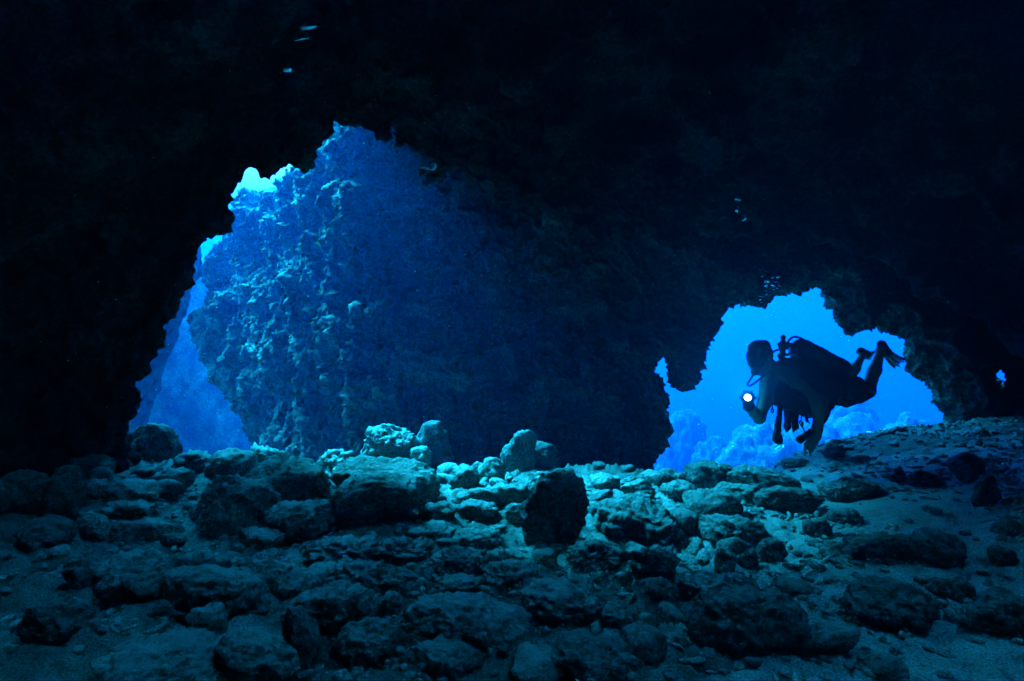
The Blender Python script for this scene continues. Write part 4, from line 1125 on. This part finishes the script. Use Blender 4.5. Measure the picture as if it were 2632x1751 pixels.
# ------------------------------------------------------------------ the diver
def build_diver():
    root = bpy.data.objects.new('person', None); col.objects.link(root)
    root.location = dv(880, 1480, 4.6)
    root.empty_display_size = 0.2
    tag(root, 'diver in shorts swimming prone through the arch with a tank, one hand on the slope', 'person')
    B = []
    # head, jaw, neck
    B += [C(318, 330, 4.36, 330, 350, 4.36, 132, 132), C(280, 430, 4.33, 320, 470, 4.35, 78, 84), C(300, 480, 4.34, 345, 505, 4.36, 52, 58),
          C(395, 420, 4.40, 480, 500, 4.46, 88, 96), C(233, 436, 4.27, 250, 420, 4.30, 20, 32),
          C(405, 345, 4.29, 412, 375, 4.29, 22, 18)]
    # trunk
    B += [C(500, 560, 4.50, 760, 640, 4.66, 140, 180), C(760, 640, 4.66, 1150, 730, 4.95, 180, 150), C(460, 590, 4.45, 740, 700, 4.52, 100, 110)]
    # arm with the torch (upper arm, forearm, palm)
    B += [C(415, 640, 4.42, 392, 840, 4.36, 92, 78), C(392, 840, 4.36, 318, 1050, 4.30, 78, 62), C(318, 1050, 4.30, 262, 990, 4.25, 62, 56),
          C(262, 990, 4.25, 215, 915, 4.21, 56, 42), C(212, 912, 4.21, 196, 872, 4.20, 44, 44)]
    # lowered arm
    B += [C(760, 720, 4.52, 1000, 870, 4.44, 100, 84), C(1000, 870, 4.44, 1020, 960, 4.42, 82, 76), C(1020, 960, 4.42, 985, 1180, 4.42, 72, 52),
          C(985, 1180, 4.42, 968, 1262, 4.42, 52, 48), C(968, 1262, 4.42, 925, 1330, 4.42, 50, 52), C(930, 1300, 4.42, 890, 1370, 4.42, 44, 46)]
    # thighs, shins, feet
    B += [C(1150, 760, 4.95, 1560, 740, 5.05, 135, 88), C(1560, 740, 5.05, 1650, 500, 5.12, 78, 66), C(1650, 500, 5.12, 1722, 270, 5.2, 66, 42),
          C(1722, 270, 5.2, 1726, 215, 5.22, 44, 40),
          C(1150, 690, 5.1, 1330, 620, 5.3, 120, 84), C(1330, 620, 5.3, 1420, 480, 5.36, 70, 56), C(1420, 480, 5.36, 1510, 330, 5.45, 54, 34), C(1510, 330, 5.45, 1492, 292, 5.47, 36, 36)]
    K = 0.012
    # fingers of the hand on the slope: index and middle reach the rock, the rest are curled
    def finger(pts, r, d):
        for i in range(len(pts) - 1):
            (u0, v0), (u1, v1) = pts[i], pts[i + 1]
            B.append(C(u0, v0, d, u1, v1, d, r * (1 - 0.12 * i), r * (1 - 0.12 * (i + 1)), K))
    finger([(868, 1345), (846, 1400), (848, 1470)], 17, 4.40)
    finger([(905, 1385), (902, 1440), (906, 1482)], 17, 4.41)
    finger([(925, 1380), (935, 1420), (925, 1440)], 17, 4.43)
    finger([(942, 1355), (955, 1395), (942, 1418)], 15, 4.45)
    finger([(880, 1320), (848, 1350), (838, 1410)], 18, 4.38)
    # fingers round the torch handle
    for i, (vv, rr) in enumerate(((850, 16), (880, 17), (908, 17), (934, 15))):
        finger([(230, vv + 20), (172, vv + 26), (140, vv + 14)], rr, 4.165)
    finger([(225, 880), (238, 835), (232, 800)], 18, 4.19)
    body = blob('body', B, 0.0075, 0.035, 'skin', root)
    # hair
    blob('hair', [C(322, 285, 4.37, 330, 330, 4.40, 128, 140), C(240, 310, 4.33, 215, 360, 4.32, 60, 50), C(345, 240, 4.36, 300, 230, 4.36, 80, 66), C(400, 300, 4.42, 380, 400, 4.44, 60, 60)],
         0.008, 0.03, 'hair', root, 0.012, 7)
    # mask and strap
    mk = blob('mask', [C(236, 395, 4.24, 330, 425, 4.235, 48, 46), C(228, 430, 4.25, 290, 455, 4.24, 34, 34)], 0.006, 0.02, 'rubber', root)
    blob('lens', [C(240, 402, 4.215, 262, 410, 4.212, 26, 26), C(298, 418, 4.208, 318, 424, 4.208, 26, 26)], 0.005, 0.004, 'glass', mk)
    tube('strap', [dv(335, 420, 4.22), dv(385, 350, 4.24), dv(432, 290, 4.30), dv(438, 258, 4.36), dv(420, 262, 4.44)], 0.013, 'rubber', mk)
    # regulator and its hoses
    rg = blob('regulator', [C(292, 500, 4.24, 272, 516, 4.22, 40, 44), C(262, 528, 4.20, 262, 528, 4.20, 34, 34)], 0.006, 0.02, 'rubber', root)
    tube('hose', [dv(282, 508, 4.22), dv(225, 595, 4.20), dv(186, 660, 4.20), dv(212, 682, 4.20), dv(290, 632, 4.24), dv(362, 572, 4.32), dv(470, 500, 4.5)], 0.0085, 'rubber', rg)
    tube('hose', [dv(440, 345, 4.42), dv(470, 300, 4.50), dv(520, 270, 4.60), dv(570, 262, 4.66)], 0.009, 'rubber', rg)
    # buoyancy vest
    V = [C(520, 520, 4.54, 700, 520, 4.66, 120, 150), C(700, 560, 4.62, 900, 680, 4.74, 200, 225), C(900, 680, 4.74, 1180, 690, 4.95, 215, 150),
         C(500, 640, 4.46, 560, 800, 4.44, 110, 110), C(560, 800, 4.44, 700, 860, 4.46, 110, 120), C(700, 840, 4.50, 900, 900, 4.56, 140, 140),
         C(880, 930, 4.60, 1060, 880, 4.80, 110, 110), C(1060, 860, 4.85, 1120, 780, 4.95, 110, 110)]
    vest = blob('buoyancy_vest', V, 0.010, 0.05, 'vest', root, 0.010, 15)
    blob('pocket', [C(655, 960, 4.46, 645, 1150, 4.44, 48, 36), C(645, 1150, 4.44, 632, 1208, 4.44, 34, 12)], 0.007, 0.02, 'vest', vest, 0.004, 3)
    blob('pocket', [C(720, 960, 4.47, 735, 1140, 4.45, 50, 34), C(735, 1140, 4.45, 712, 1212, 4.45, 30, 10)], 0.007, 0.02, 'vest', vest, 0.004, 4)
    blob('strap', [C(850, 1000, 4.5, 868, 1075, 4.49, 20, 16), C(868, 1075, 4.49, 908, 1130, 4.48, 14, 5)], 0.005, 0.01, 'vest', vest)
    tube('clip', [dv(462, 815, 4.40), dv(486, 850, 4.40), dv(472, 880, 4.40), dv(474, 940, 4.40), dv(486, 965, 4.40), dv(470, 988, 4.40), dv(458, 965, 4.40), dv(472, 930, 4.40)], 0.0055, 'rubber', vest)
    tube('clip', [dv(745, 1200, 4.44), dv(768, 1180, 4.44), dv(768, 1140, 4.44), dv(745, 1130, 4.44)], 0.004, 'chrome', vest)
    # inflator hose with mouthpiece hanging from the shoulder
    ih_ = tube('inflator_hose', [dv(560, 860, 4.40), dv(556, 960, 4.40), dv(545, 1050, 4.40), dv(532, 1100, 4.40)], 0.021, 'rubber', root, 9, 10, 0.10)
    tube('hose', [dv(570, 880, 4.41), dv(574, 1000, 4.41), dv(565, 1130, 4.41), dv(556, 1250, 4.41)], 0.008, 'rubber', ih_)
    tube('clip', [dv(500, 1090, 4.39), dv(548, 1098, 4.39), dv(552, 1130, 4.39), dv(510, 1150, 4.39), dv(500, 1110, 4.39)], 0.007, 'rubber', ih_)
    blob('mouthpiece', [C(525, 1120, 4.40, 520, 1225, 4.40, 24, 32), C(515, 1250, 4.40, 540, 1310, 4.40, 40, 46), C(500, 1300, 4.40, 560, 1330, 4.40, 30, 24), C(560, 1255, 4.40, 572, 1290, 4.40, 22, 20)], 0.006, 0.015, 'rubber', ih_)
    # gauge hose on the far side
    tube('gauge_hose', [dv(1152, 720, 4.80), dv(1150, 850, 4.72), dv(1128, 980, 4.66), dv(1090, 1070, 4.62), dv(1060, 1110, 4.60)], 0.0105, 'rubber', root)
    tube('harness_loop', [dv(1100, 700, 4.7), dv(1160, 760, 4.68), dv(1150, 800, 4.68), dv(1100, 960, 4.66), dv(1090, 990, 4.64)], 0.005, 'rubber', root)
    # tank: cylinder with domed shoulder, boot, valve, first stage
    a, b = dv(700, 222, 4.78), dv(1275, 520, 5.06)
    Ln = (b - a).length; r = um(138, 4.95)
    prof = [(0.0, 0.02), (0.012, 0.028), (0.03, 0.05)] + [(0.03 + 0.09 * math.sin(t), 0.05 + (r - 0.05) * (1 - math.cos(t))) for t in ()]
    prof += [(0.045, r * 0.62), (0.065, r * 0.80), (0.09, r * 0.93), (0.125, r)]
    prof += [(Ln * 0.45, r), (Ln * 0.45 + 0.003, r * 1.03), (Ln * 0.53, r * 1.03), (Ln * 0.53 + 0.003, r), (Ln - 0.10, r), (Ln - 0.097, r * 1.035), (Ln - 0.03, r * 1.03), (Ln - 0.01, r * 0.9), (Ln, r * 0.7)]
    tk = lathe('tank', a, b, prof, 'tank', root)
    blob('valve', [C(690, 215, 4.78, 615, 200, 4.74, 30, 32), C(588, 380, 4.72, 590, 190, 4.72, 30, 36), C(594, 190, 4.72, 596, 130, 4.72, 20, 24), C(596, 118, 4.72, 596, 128, 4.72, 27, 27),
                   C(552, 330, 4.71, 560, 360, 4.71, 22, 22), C(548, 200, 4.71, 560, 236, 4.71, 20, 20), C(628, 250, 4.74, 640, 250, 4.75, 18, 18), C(630, 320, 4.74, 645, 325, 4.75, 16, 16), C(590, 372, 4.72, 640, 390, 4.76, 22, 30)],
         0.006, 0.012, 'chrome' if False else 'rubber', tk)
    tube('hose', [dv(632, 210, 4.73), dv(665, 155, 4.73), dv(715, 118, 4.74), dv(780, 126, 4.75), dv(850, 160, 4.78), dv(900, 190, 4.82)], 0.010, 'rubber', tk)
    tube('hose', [dv(640, 330, 4.70), dv(700, 300, 4.66), dv(800, 330, 4.62), dv(880, 450, 4.6)], 0.010, 'rubber', tk)
    # shorts
    S = [C(1130, 740, 4.95, 1300, 730, 4.98, 160, 170), C(1300, 730, 4.98, 1500, 735, 5.03, 165, 120), C(1420, 840, 5.02, 1480, 820, 5.03, 52, 44), C(1320, 850, 5.0, 1340, 840, 5.0, 50, 50),
         C(1180, 690, 5.08, 1300, 640, 5.24, 120, 100), C(1330, 600, 5.02, 1470, 610, 5.04, 36, 34)]
    blob('shorts', S, 0.009, 0.05, 'shorts', root, 0.016, 25)
    # fins: foot pocket, two rails and a ribbed blade with yellow panels
    def fin(heel, toe, tipA, tipB, side):
        ft = blob('fin', [(heel, toe, 0.042, 0.046), (toe, toe + (tipA + tipB) * 0.05 - toe * 0.1, 0.046, 0.04)], 0.008, 0.02, 'rubber', root)
        midp = (tipA + tipB) / 2
        w0 = (tipA - tipB).normalized()
        A0, B0 = toe + w0 * 0.045, toe - w0 * 0.045
        tube('rail', [A0, (A0 * 0.5 + tipA * 0.5) + side * 0.02, tipA], (0.013, 0.006), 'rubber', ft)
        tube('rail', [B0, (B0 * 0.5 + tipB * 0.5) + side * 0.02, tipB], (0.013, 0.006), 'rubber', ft)
        # blade: cross-wise strips, alternately black and yellow, 4 mm thick
        nrm = (tipA - A0).cross(w0).normalized()
        ns = 5
        for s in range(ns):
            t0, t1 = s / ns + 0.012, (s + 1) / ns - 0.012
            V_, F_ = [], []
            m = 7
            for i in range(m + 1):
                f_ = i / m
                bulge = side * 0.03 * math.sin(math.pi * f_)
                pa = A0.lerp(B0, t0).lerp(tipA.lerp(tipB, t0), f_) + bulge
                pb = A0.lerp(B0, t1).lerp(tipA.lerp(tipB, t1), f_) + bulge
                if f_ == 1.0:
                    pull = (0.02 if s % 2 else -0.02)
                    pa = pa + (pa - A0).normalized() * pull; pb = pb + (pb - B0).normalized() * pull
                V_ += [pa + nrm * 0.003, pb + nrm * 0.003, pb - nrm * 0.003, pa - nrm * 0.003]
            for i in range(m):
                for j in range(4):
                    F_.append((i * 4 + j, i * 4 + (j + 1) % 4, (i + 1) * 4 + (j + 1) % 4, (i + 1) * 4 + j))
            F_.append((3, 2, 1, 0)); F_.append((m * 4, m * 4 + 1, m * 4 + 2, m * 4 + 3))
            st = link_mesh('blade_strip', V_, F_, M['fin_yellow' if s % 2 else 'rubber'], None, False)
            set_parent(st, ft)
    fin(dv(1728, 205, 5.22), dv(1782, 300, 5.27), dv(2020, 375, 5.50), dv(1880, 482, 5.42), Vector((0.3, 0.2, -0.6)))
    fin(dv(1490, 285, 5.47), dv(1540, 320, 5.56), dv(1672, 270, 5.95), dv(1600, 378, 5.85), Vector((0.2, 0.3, -0.5)))

    # torch held up in the hand: its own thing
    tr = bpy.data.objects.new('dive_torch', None); col.objects.link(tr); tr.location = dv(188, 900, 4.17)
    tag(tr, 'lit dive torch held up towards the camera in the diver\'s hand', 'torch')
    lc = dv(187, 815, 4.10)
    fwd = (Vector((0, 0, CAMZ)) - lc).normalized(); fwd = (fwd + Vector((-0.05, 0, 0.02))).normalized()
    rl = um(38, 4.1)
    hd = lathe('torch_head', lc - fwd * 0.10, lc, [(0, 0.022), (0.01, 0.030), (0.05, 0.034), (0.062, 0.045), (0.090, 0.050), (0.098, 0.050), (0.100, rl + 0.003), (0.094, rl + 0.001)], 'rubber', tr, 24)
    lathe('torch_lens', lc - fwd * 0.012, lc, [(0, rl * 0.9), (0.006, rl), (0.010, rl * 0.96)], 'lamp', hd, 28)
    ld = bpy.data.lights.new('torch_beam', 'SPOT'); ld.energy = 1.5; ld.spot_size = R(36); ld.spot_blend = 0.8; ld.shadow_soft_size = 0.03; ld.color = (0.35, 0.8, 1.0)
    lo_ = bpy.data.objects.new('torch_beam', ld); col.objects.link(lo_); lo_.location = lc + fwd * 0.012
    lo_.rotation_euler = (fwd + Vector((0, 0, 0.16))).to_track_quat('-Z', 'Y').to_euler()
    set_parent(lo_, tr)
    for an in range(6):
        q = Quaternion(fwd, an * math.pi / 3)
        off = q @ Vector((0, 0, 0.052)).cross(fwd).normalized() * 0.05
        blob('grip_lug', [(lc + off - fwd * 0.03, lc + off - fwd * 0.012, 0.010, 0.010)], 0.004, 0.004, 'rubber', hd)
    blob('torch_handle', [(lc - fwd * 0.06 + Vector((0, 0, -0.03)), dv(195, 945, 4.16), 0.028, 0.026)], 0.006, 0.01, 'rubber', tr)
    tube('guard_wire', [dv(255, 812, 4.12), dv(296, 822, 4.12), dv(310, 834, 4.12), dv(300, 890, 4.13), dv(286, 935, 4.14), dv(250, 962, 4.15), dv(205, 970, 4.16), dv(160, 955, 4.16), dv(134, 930, 4.16)], 0.0045, 'chrome', tr)

    # spare torch dangling on its lanyard: its own thing
    sp = bpy.data.objects.new('spare_torch', None); col.objects.link(sp); sp.location = dv(850, 1260, 4.40)
    tag(sp, 'slim black torch dangling on a lanyard beside the diver\'s lowered hand', 'torch')
    a, b = dv(768, 1318, 4.36), dv(935, 1190, 4.40)
    lathe('torch_barrel', a, b, [(0, 0.022), (0.006, 0.029), (0.045, 0.030), (0.055, 0.025), (0.13, 0.025), (0.15, 0.022), (0.155, 0.016)], 'rubber', sp, 20)
    tube('lanyard', [dv(806, 1010, 4.42), dv(806, 1060, 4.41), dv(800, 1090, 4.40), dv(826, 1110, 4.40), dv(812, 1150, 4.40), dv(786, 1105, 4.40), dv(800, 1082, 4.40), dv(815, 1140, 4.39), dv(834, 1190, 4.38), dv(856, 1225, 4.385), dv(852, 1252, 4.38)], 0.0055, 'rubber', sp)
build_diver()

# ------------------------------------------------------------------ bubbles rising from the diver
bub_m, bub_nt, bub_b = new_mat('air_bubble')
bub_b.inputs['Base Color'].default_value = (0.85, 0.9, 0.92, 1)
bub_b.inputs['Roughness'].default_value = 0.25
bub_b.inputs['Metallic'].default_value = 0.5
M['bubble'] = bub_m
def build_bubbles():
    rs = np.random.RandomState(9)
    meshes = []
    for k in range(6):
        v, fcs = ICO[3]
        p = v * (1 + 0.22 * fbm(v * 1.2 + k * 5, 2, k)[:, None]) * np.array((1.0, 1.0, 0.62))
        p[:, 2] = np.where(p[:, 2] < 0, p[:, 2] * 0.45, p[:, 2])       # flattened caps
        me = fast_mesh('air_bubble', p, fcs); me.materials.append(M['bubble']); meshes.append(me)
    U = lambda u, v: (1880 + u / 7.84, 660 + v / 7.84)
    spots = []
    big = [(845, 420, 48), (720, 500, 50), (690, 520, 40), (940, 410, 30), (700, 590, 36), (825, 580, 40), (880, 590, 26), (655, 370, 26), (580, 275, 18), (635, 232, 18), (690, 292, 18), (620, 400, 20),
           (590, 805, 26), (640, 810, 22), (580, 870, 20), (680, 885, 16), (855, 660, 26), (920, 640, 24), (710, 770, 22), (760, 940, 20), (900, 510, 26), (830, 490, 18), (600, 922, 12)]
    for u, v, r in big: spots.append((*U(u, v), r * 0.95 / 7.84))
    while len(spots) < 85:
        u = rs.normal(780, 130); v = rs.normal(680, 170)
        if 540 < u < 1090 and 380 < v < 1040: spots.append((*U(u, v), rs.uniform(3, 11) / 7.84))
    low = [(700, 1178, 14), (640, 1145, 10), (812, 1182, 16), (855, 1110, 12), (930, 1135, 10), (890, 1220, 12), (710, 1220, 8), (835, 1290, 9), (690, 1285, 7), (895, 1025, 7), (870, 1050, 6), (1180, 1330, 12)]
    for i, (px, py, r) in enumerate(spots + [(*U(u, v), r / 7.84) for u, v, r in low]):
        d = 4.9 + rs.uniform(-0.12, 0.12)
        o = bpy.data.objects.new('air_bubble', meshes[i % 6]); col.objects.link(o)
        o.location = at(px, py, d)
        s = r / FPX * d
        o.scale = (s * rs.uniform(0.8, 1.4), s, s * rs.uniform(0.7, 1.1)); o.rotation_euler = (rs.uniform(-0.3, 0.3), rs.uniform(-0.5, 0.5), rs.uniform(0, 6))
        if i >= len(spots):
            tag(o, 'dark air bubble just above the diver against the blue water', 'bubble', 'bubbles against the blue water')
        elif i < len(big):
            tag(o, 'larger silvery air bubble in the cloud against the dark rock above the diver', 'bubble', 'larger bubbles in the cloud above the diver')
        else:
            tag(o, 'tiny silvery air bubble in the cloud against the dark rock above the diver', 'bubble', 'tiny bubbles in the cloud above the diver')
build_bubbles()

# ------------------------------------------------------------------ air pockets trapped under the roof, found by casting rays at the ceiling
air_m, air_nt, air_b = new_mat('trapped_air')
air_b.inputs['Base Color'].default_value = (0.7, 0.8, 0.85, 1)
air_b.inputs['Roughness'].default_value = 0.12
air_b.inputs['Metallic'].default_value = 0.9
M['air'] = air_m
def build_pockets():
    bpy.context.view_layer.update()
    dg = bpy.context.evaluated_depsgraph_get()
    rows = [(735, 186, 36, 34, 40, 'bright pool of trapped air on the roof above the left opening'),
            (784, 66, 46, 20, 10, 'thin pool of trapped air highest on the roof at the upper left'),
            (776, 92, 34, 8, 10, 'faint sliver of trapped air just under the highest pool'),
            (1902, 510, 24, 10, -8, 'bright sliver of trapped air on the roof right of centre'),
            (1892, 536, 16, 7, -8, 'small sliver of trapped air below the bright one right of centre'),
            (1910, 558, 14, 6, -20, 'tiny lowest sliver of trapped air right of centre')]
    for k, (px, py, w, h, ang, label) in enumerate(rows):
        dr = (at(px, py, 1.0) - Vector((0, 0, CAMZ))).normalized()
        hit, loc, nrm, idx = shell.ray_cast(Vector((0, 0, CAMZ)), dr)
        if not hit: continue
        if nrm.dot(dr) > 0: nrm = -nrm
        nrm = (nrm * 0.5 + Vector((0, 0, -1))).normalized()
        d = loc.y
        W = w / FPX * d; 
        x = Vector((1, 0, 0)); x = (x - nrm * x.dot(nrm)).normalized(); y = nrm.cross(x)
        slant = max(abs(nrm.dot(dr)), 0.25)
        H = h / FPX * d / slant
        rs = np.random.RandomState(k + 3)
        n = 40
        ring = []
        for i in range(n):
            a = 2 * math.pi * i / n
            r = 1 + 0.30 * math.sin(2 * a + k) + 0.16 * math.sin(3 * a + 2 * k) + 0.10 * math.sin(5 * a) + rs.uniform(-0.07, 0.07)
            ring.append((math.cos(a) * r * W / 2, math.sin(a) * r * H / 2))
        V_, F_ = [], []
        base = loc + nrm * 0.02
        for sc, off in ((1.0, -0.03), (1.0, 0.004), (0.9, 0.010), (0.5, 0.013)):
            for (a, b) in ring:
                V_.append(base + x * a * sc + y * b * sc + nrm * off)
        for j in range(3):
            for i in range(n):
                F_.append((j * n + i, j * n + (i + 1) % n, (j + 1) * n + (i + 1) % n, (j + 1) * n + i))
        F_.append(tuple(range(3 * n, 4 * n)))
        o = link_mesh('air_pocket', V_, F_, M['air'])
        tag(o, label, 'air pocket', 'air pockets under the cave roof')
build_pockets()

# ------------------------------------------------------------------ reef outside the arch, fish
def reef(px0, py0, px1, py1, d, seed, label, kind='round', depth=0.8, mat='reef', name='reef_mound', taper=0.05):
    W = (px1 - px0) / FPX * d; X = ((px0 + px1) / 2 - CX) / FPX * d
    top = CAMZ + (CY - py0) / FPX * d
    g = float(ground_z(np.array([X]), np.array([d]))[0]) - 0.3
    H = top - g
    p, fcs = rock_points(5, kind, W, W * depth, H, 0, seed, taper)
    w = p.astype(np.float32)
    v = ICO[5][0]
    a = 0.12 * fbm(w * 1.5, 4, seed + 1, 0.6) + 0.05 * fbm(w * 4.0, 4, seed + 2, 0.7) + 0.05 * fbm(w * 11, 3, seed + 3)
    a = a - 0.16 * np.maximum(0, 0.42 - worley(w * 2.4, seed + 5)) - 0.10 * np.maximum(0, 0.42 - worley(w * 5.5, seed + 6)) + 0.05 * fbm(w * 7.0, 3, seed + 7, 0.6, True)
    p = p + v * (a * 1.3)[:, None]
    lo, hi = p.min(0), p.max(0)
    p[:, 2] = (p[:, 2] - lo[2]) * H / (hi[2] - lo[2])
    me = fast_mesh(name, p, fcs); me.materials.append(M[mat])
    o = bpy.data.objects.new(name, me); col.objects.link(o)
    o.location = (X, d, g)
    tag(o, label, 'reef', 'coral reef mounds beyond the arch')
reef(1690, 1050, 1830, 1300, 19.0, 301, 'hazy reef mound at the left end of the arch beside the pillar')
reef(1770, 1120, 1900, 1300, 17.0, 302, 'low hazy reef slope in front of the left reef mound')
reef(1850, 1085, 2060, 1300, 15.0, 303, 'pale sunlit reef mound behind the diver\'s dangling hoses')
reef(1960, 1080, 2180, 1280, 16.0, 304, 'broad pale reef mound behind the diver\'s lowered arm')
reef(2080, 1010, 2250, 1250, 24.0, 305, 'blue flat topped reef block behind the diver\'s shorts', 'block', 0.7, 'reef', 'reef_block', 0.05)
reef(2120, 1058, 2290, 1220, 17.0, 306, 'sunlit coral mound right of the flat topped reef block')
reef(2290, 1058, 2400, 1180, 14.0, 307, 'small coral head on the sandy crest at the right of the arch')
reef(2220, 1080, 2460, 1180, 19.0, 308, 'low pale reef strip at the far right of the arch')
# ridge added to darken the water deep behind the tall gap
reef(120, 700, 720, 1300, 14.0, 311, 'added reef ridge that darkens the blue behind the tall left gap', 'block', 0.5, 'pillar', 'backdrop_ridge', 0.1)

def fish(px, py, d, L, ang, label):
    root = bpy.data.objects.new('fish', None); col.objects.link(root); root.location = at(px, py, d); root.rotation_euler = (0, R(ang), R(15))
    tag(root, label, 'fish')
    n, k = 9, 10
    V_, F_ = [], []
    for i in range(n):
        t = i / (n - 1)
        h = 0.17 * L * math.sin(math.pi * min(1, t * 0.93 + 0.04)) ** 0.8 * (1 - 0.35 * t)
        for j in range(k):
            a = 2 * math.pi * j / k
            V_.append((-L / 2 + t * L * 0.82, math.cos(a) * h * 0.4, math.sin(a) * h))
    for i in range(n - 1):
        for j in range(k):
            F_.append((i * k + j, i * k + (j + 1) % k, (i + 1) * k + (j + 1) % k, (i + 1) * k + j))
    F_.append(tuple(range(k))[::-1]); F_.append(tuple(range((n - 1) * k, n * k)))
    link_mesh('body', V_, F_, M['fish'], root)
    t = 0.003
    def plate(name, pts):
        m = len(pts)
        V2 = [(x, -t, z) for x, z in pts] + [(x, t, z) for x, z in pts]
        F2 = [tuple(range(m)), tuple(range(2 * m - 1, m - 1, -1))] + [(i, (i + 1) % m, m + (i + 1) % m, m + i) for i in range(m)]
        link_mesh(name, V2, F2, M['fish'], root, False)
    plate('tail', [(0.30 * L, 0.02 * L), (0.5 * L, 0.14 * L), (0.45 * L, 0), (0.5 * L, -0.14 * L), (0.30 * L, -0.02 * L)])
    plate('dorsal_fin', [(-0.15 * L, 0.13 * L), (-0.05 * L, 0.20 * L), (0.2 * L, 0.13 * L), (0.22 * L, 0.08 * L)])
    plate('ventral_fin', [(0.0 * L, -0.12 * L), (0.08 * L, -0.18 * L), (0.2 * L, -0.10 * L)])
M['fish'] = plain('fish_scales', (0.55, 0.58, 0.52), 0.35)
fish(2004, 1152, 6.6, 0.13, -14, 'small pale fish swimming below the diver\'s dangling hoses')
fish(632, 502, 7.2, 0.07, -35, 'tiny bright fish in the blue water at the upper left opening')

# ------------------------------------------------------------------ drifting specks in the water
def build_specks():
    rs = np.random.RandomState(77)
    v = np.array([(1, 0, 0), (-1, 0, 0), (0, 1, 0), (0, -1, 0), (0, 0, 1), (0, 0, -1)], np.float32)
    f = np.array([(0, 2, 4), (2, 1, 4), (1, 3, 4), (3, 0, 4), (2, 0, 5), (1, 2, 5), (3, 1, 5), (0, 3, 5)])
    V, F = [], []
    for i in range(900):
        y = 1.2 + 7.0 * rs.rand() ** 0.7
        x = rs.uniform(-0.85, 0.85) * y; z = CAMZ + rs.uniform(-0.25, 0.50) * y
        s = rs.uniform(0.0008, 0.0022) * (0.6 + 0.25 * y)
        V.append(v * s * rs.uniform(0.6, 1.4, 3) + np.array((x, y, z))); F.append(f + 6 * i)
    me = fast_mesh('water_specks', np.concatenate(V), np.concatenate(F)); me.materials.append(M['speck'])
    o = bpy.data.objects.new('water_specks', me); col.objects.link(o)
    tag(o, 'tiny pale specks drifting in the water', 'specks', kind='stuff')
M['speck'] = plain('speck', (0.7, 0.7, 0.65), 0.8)
build_specks()
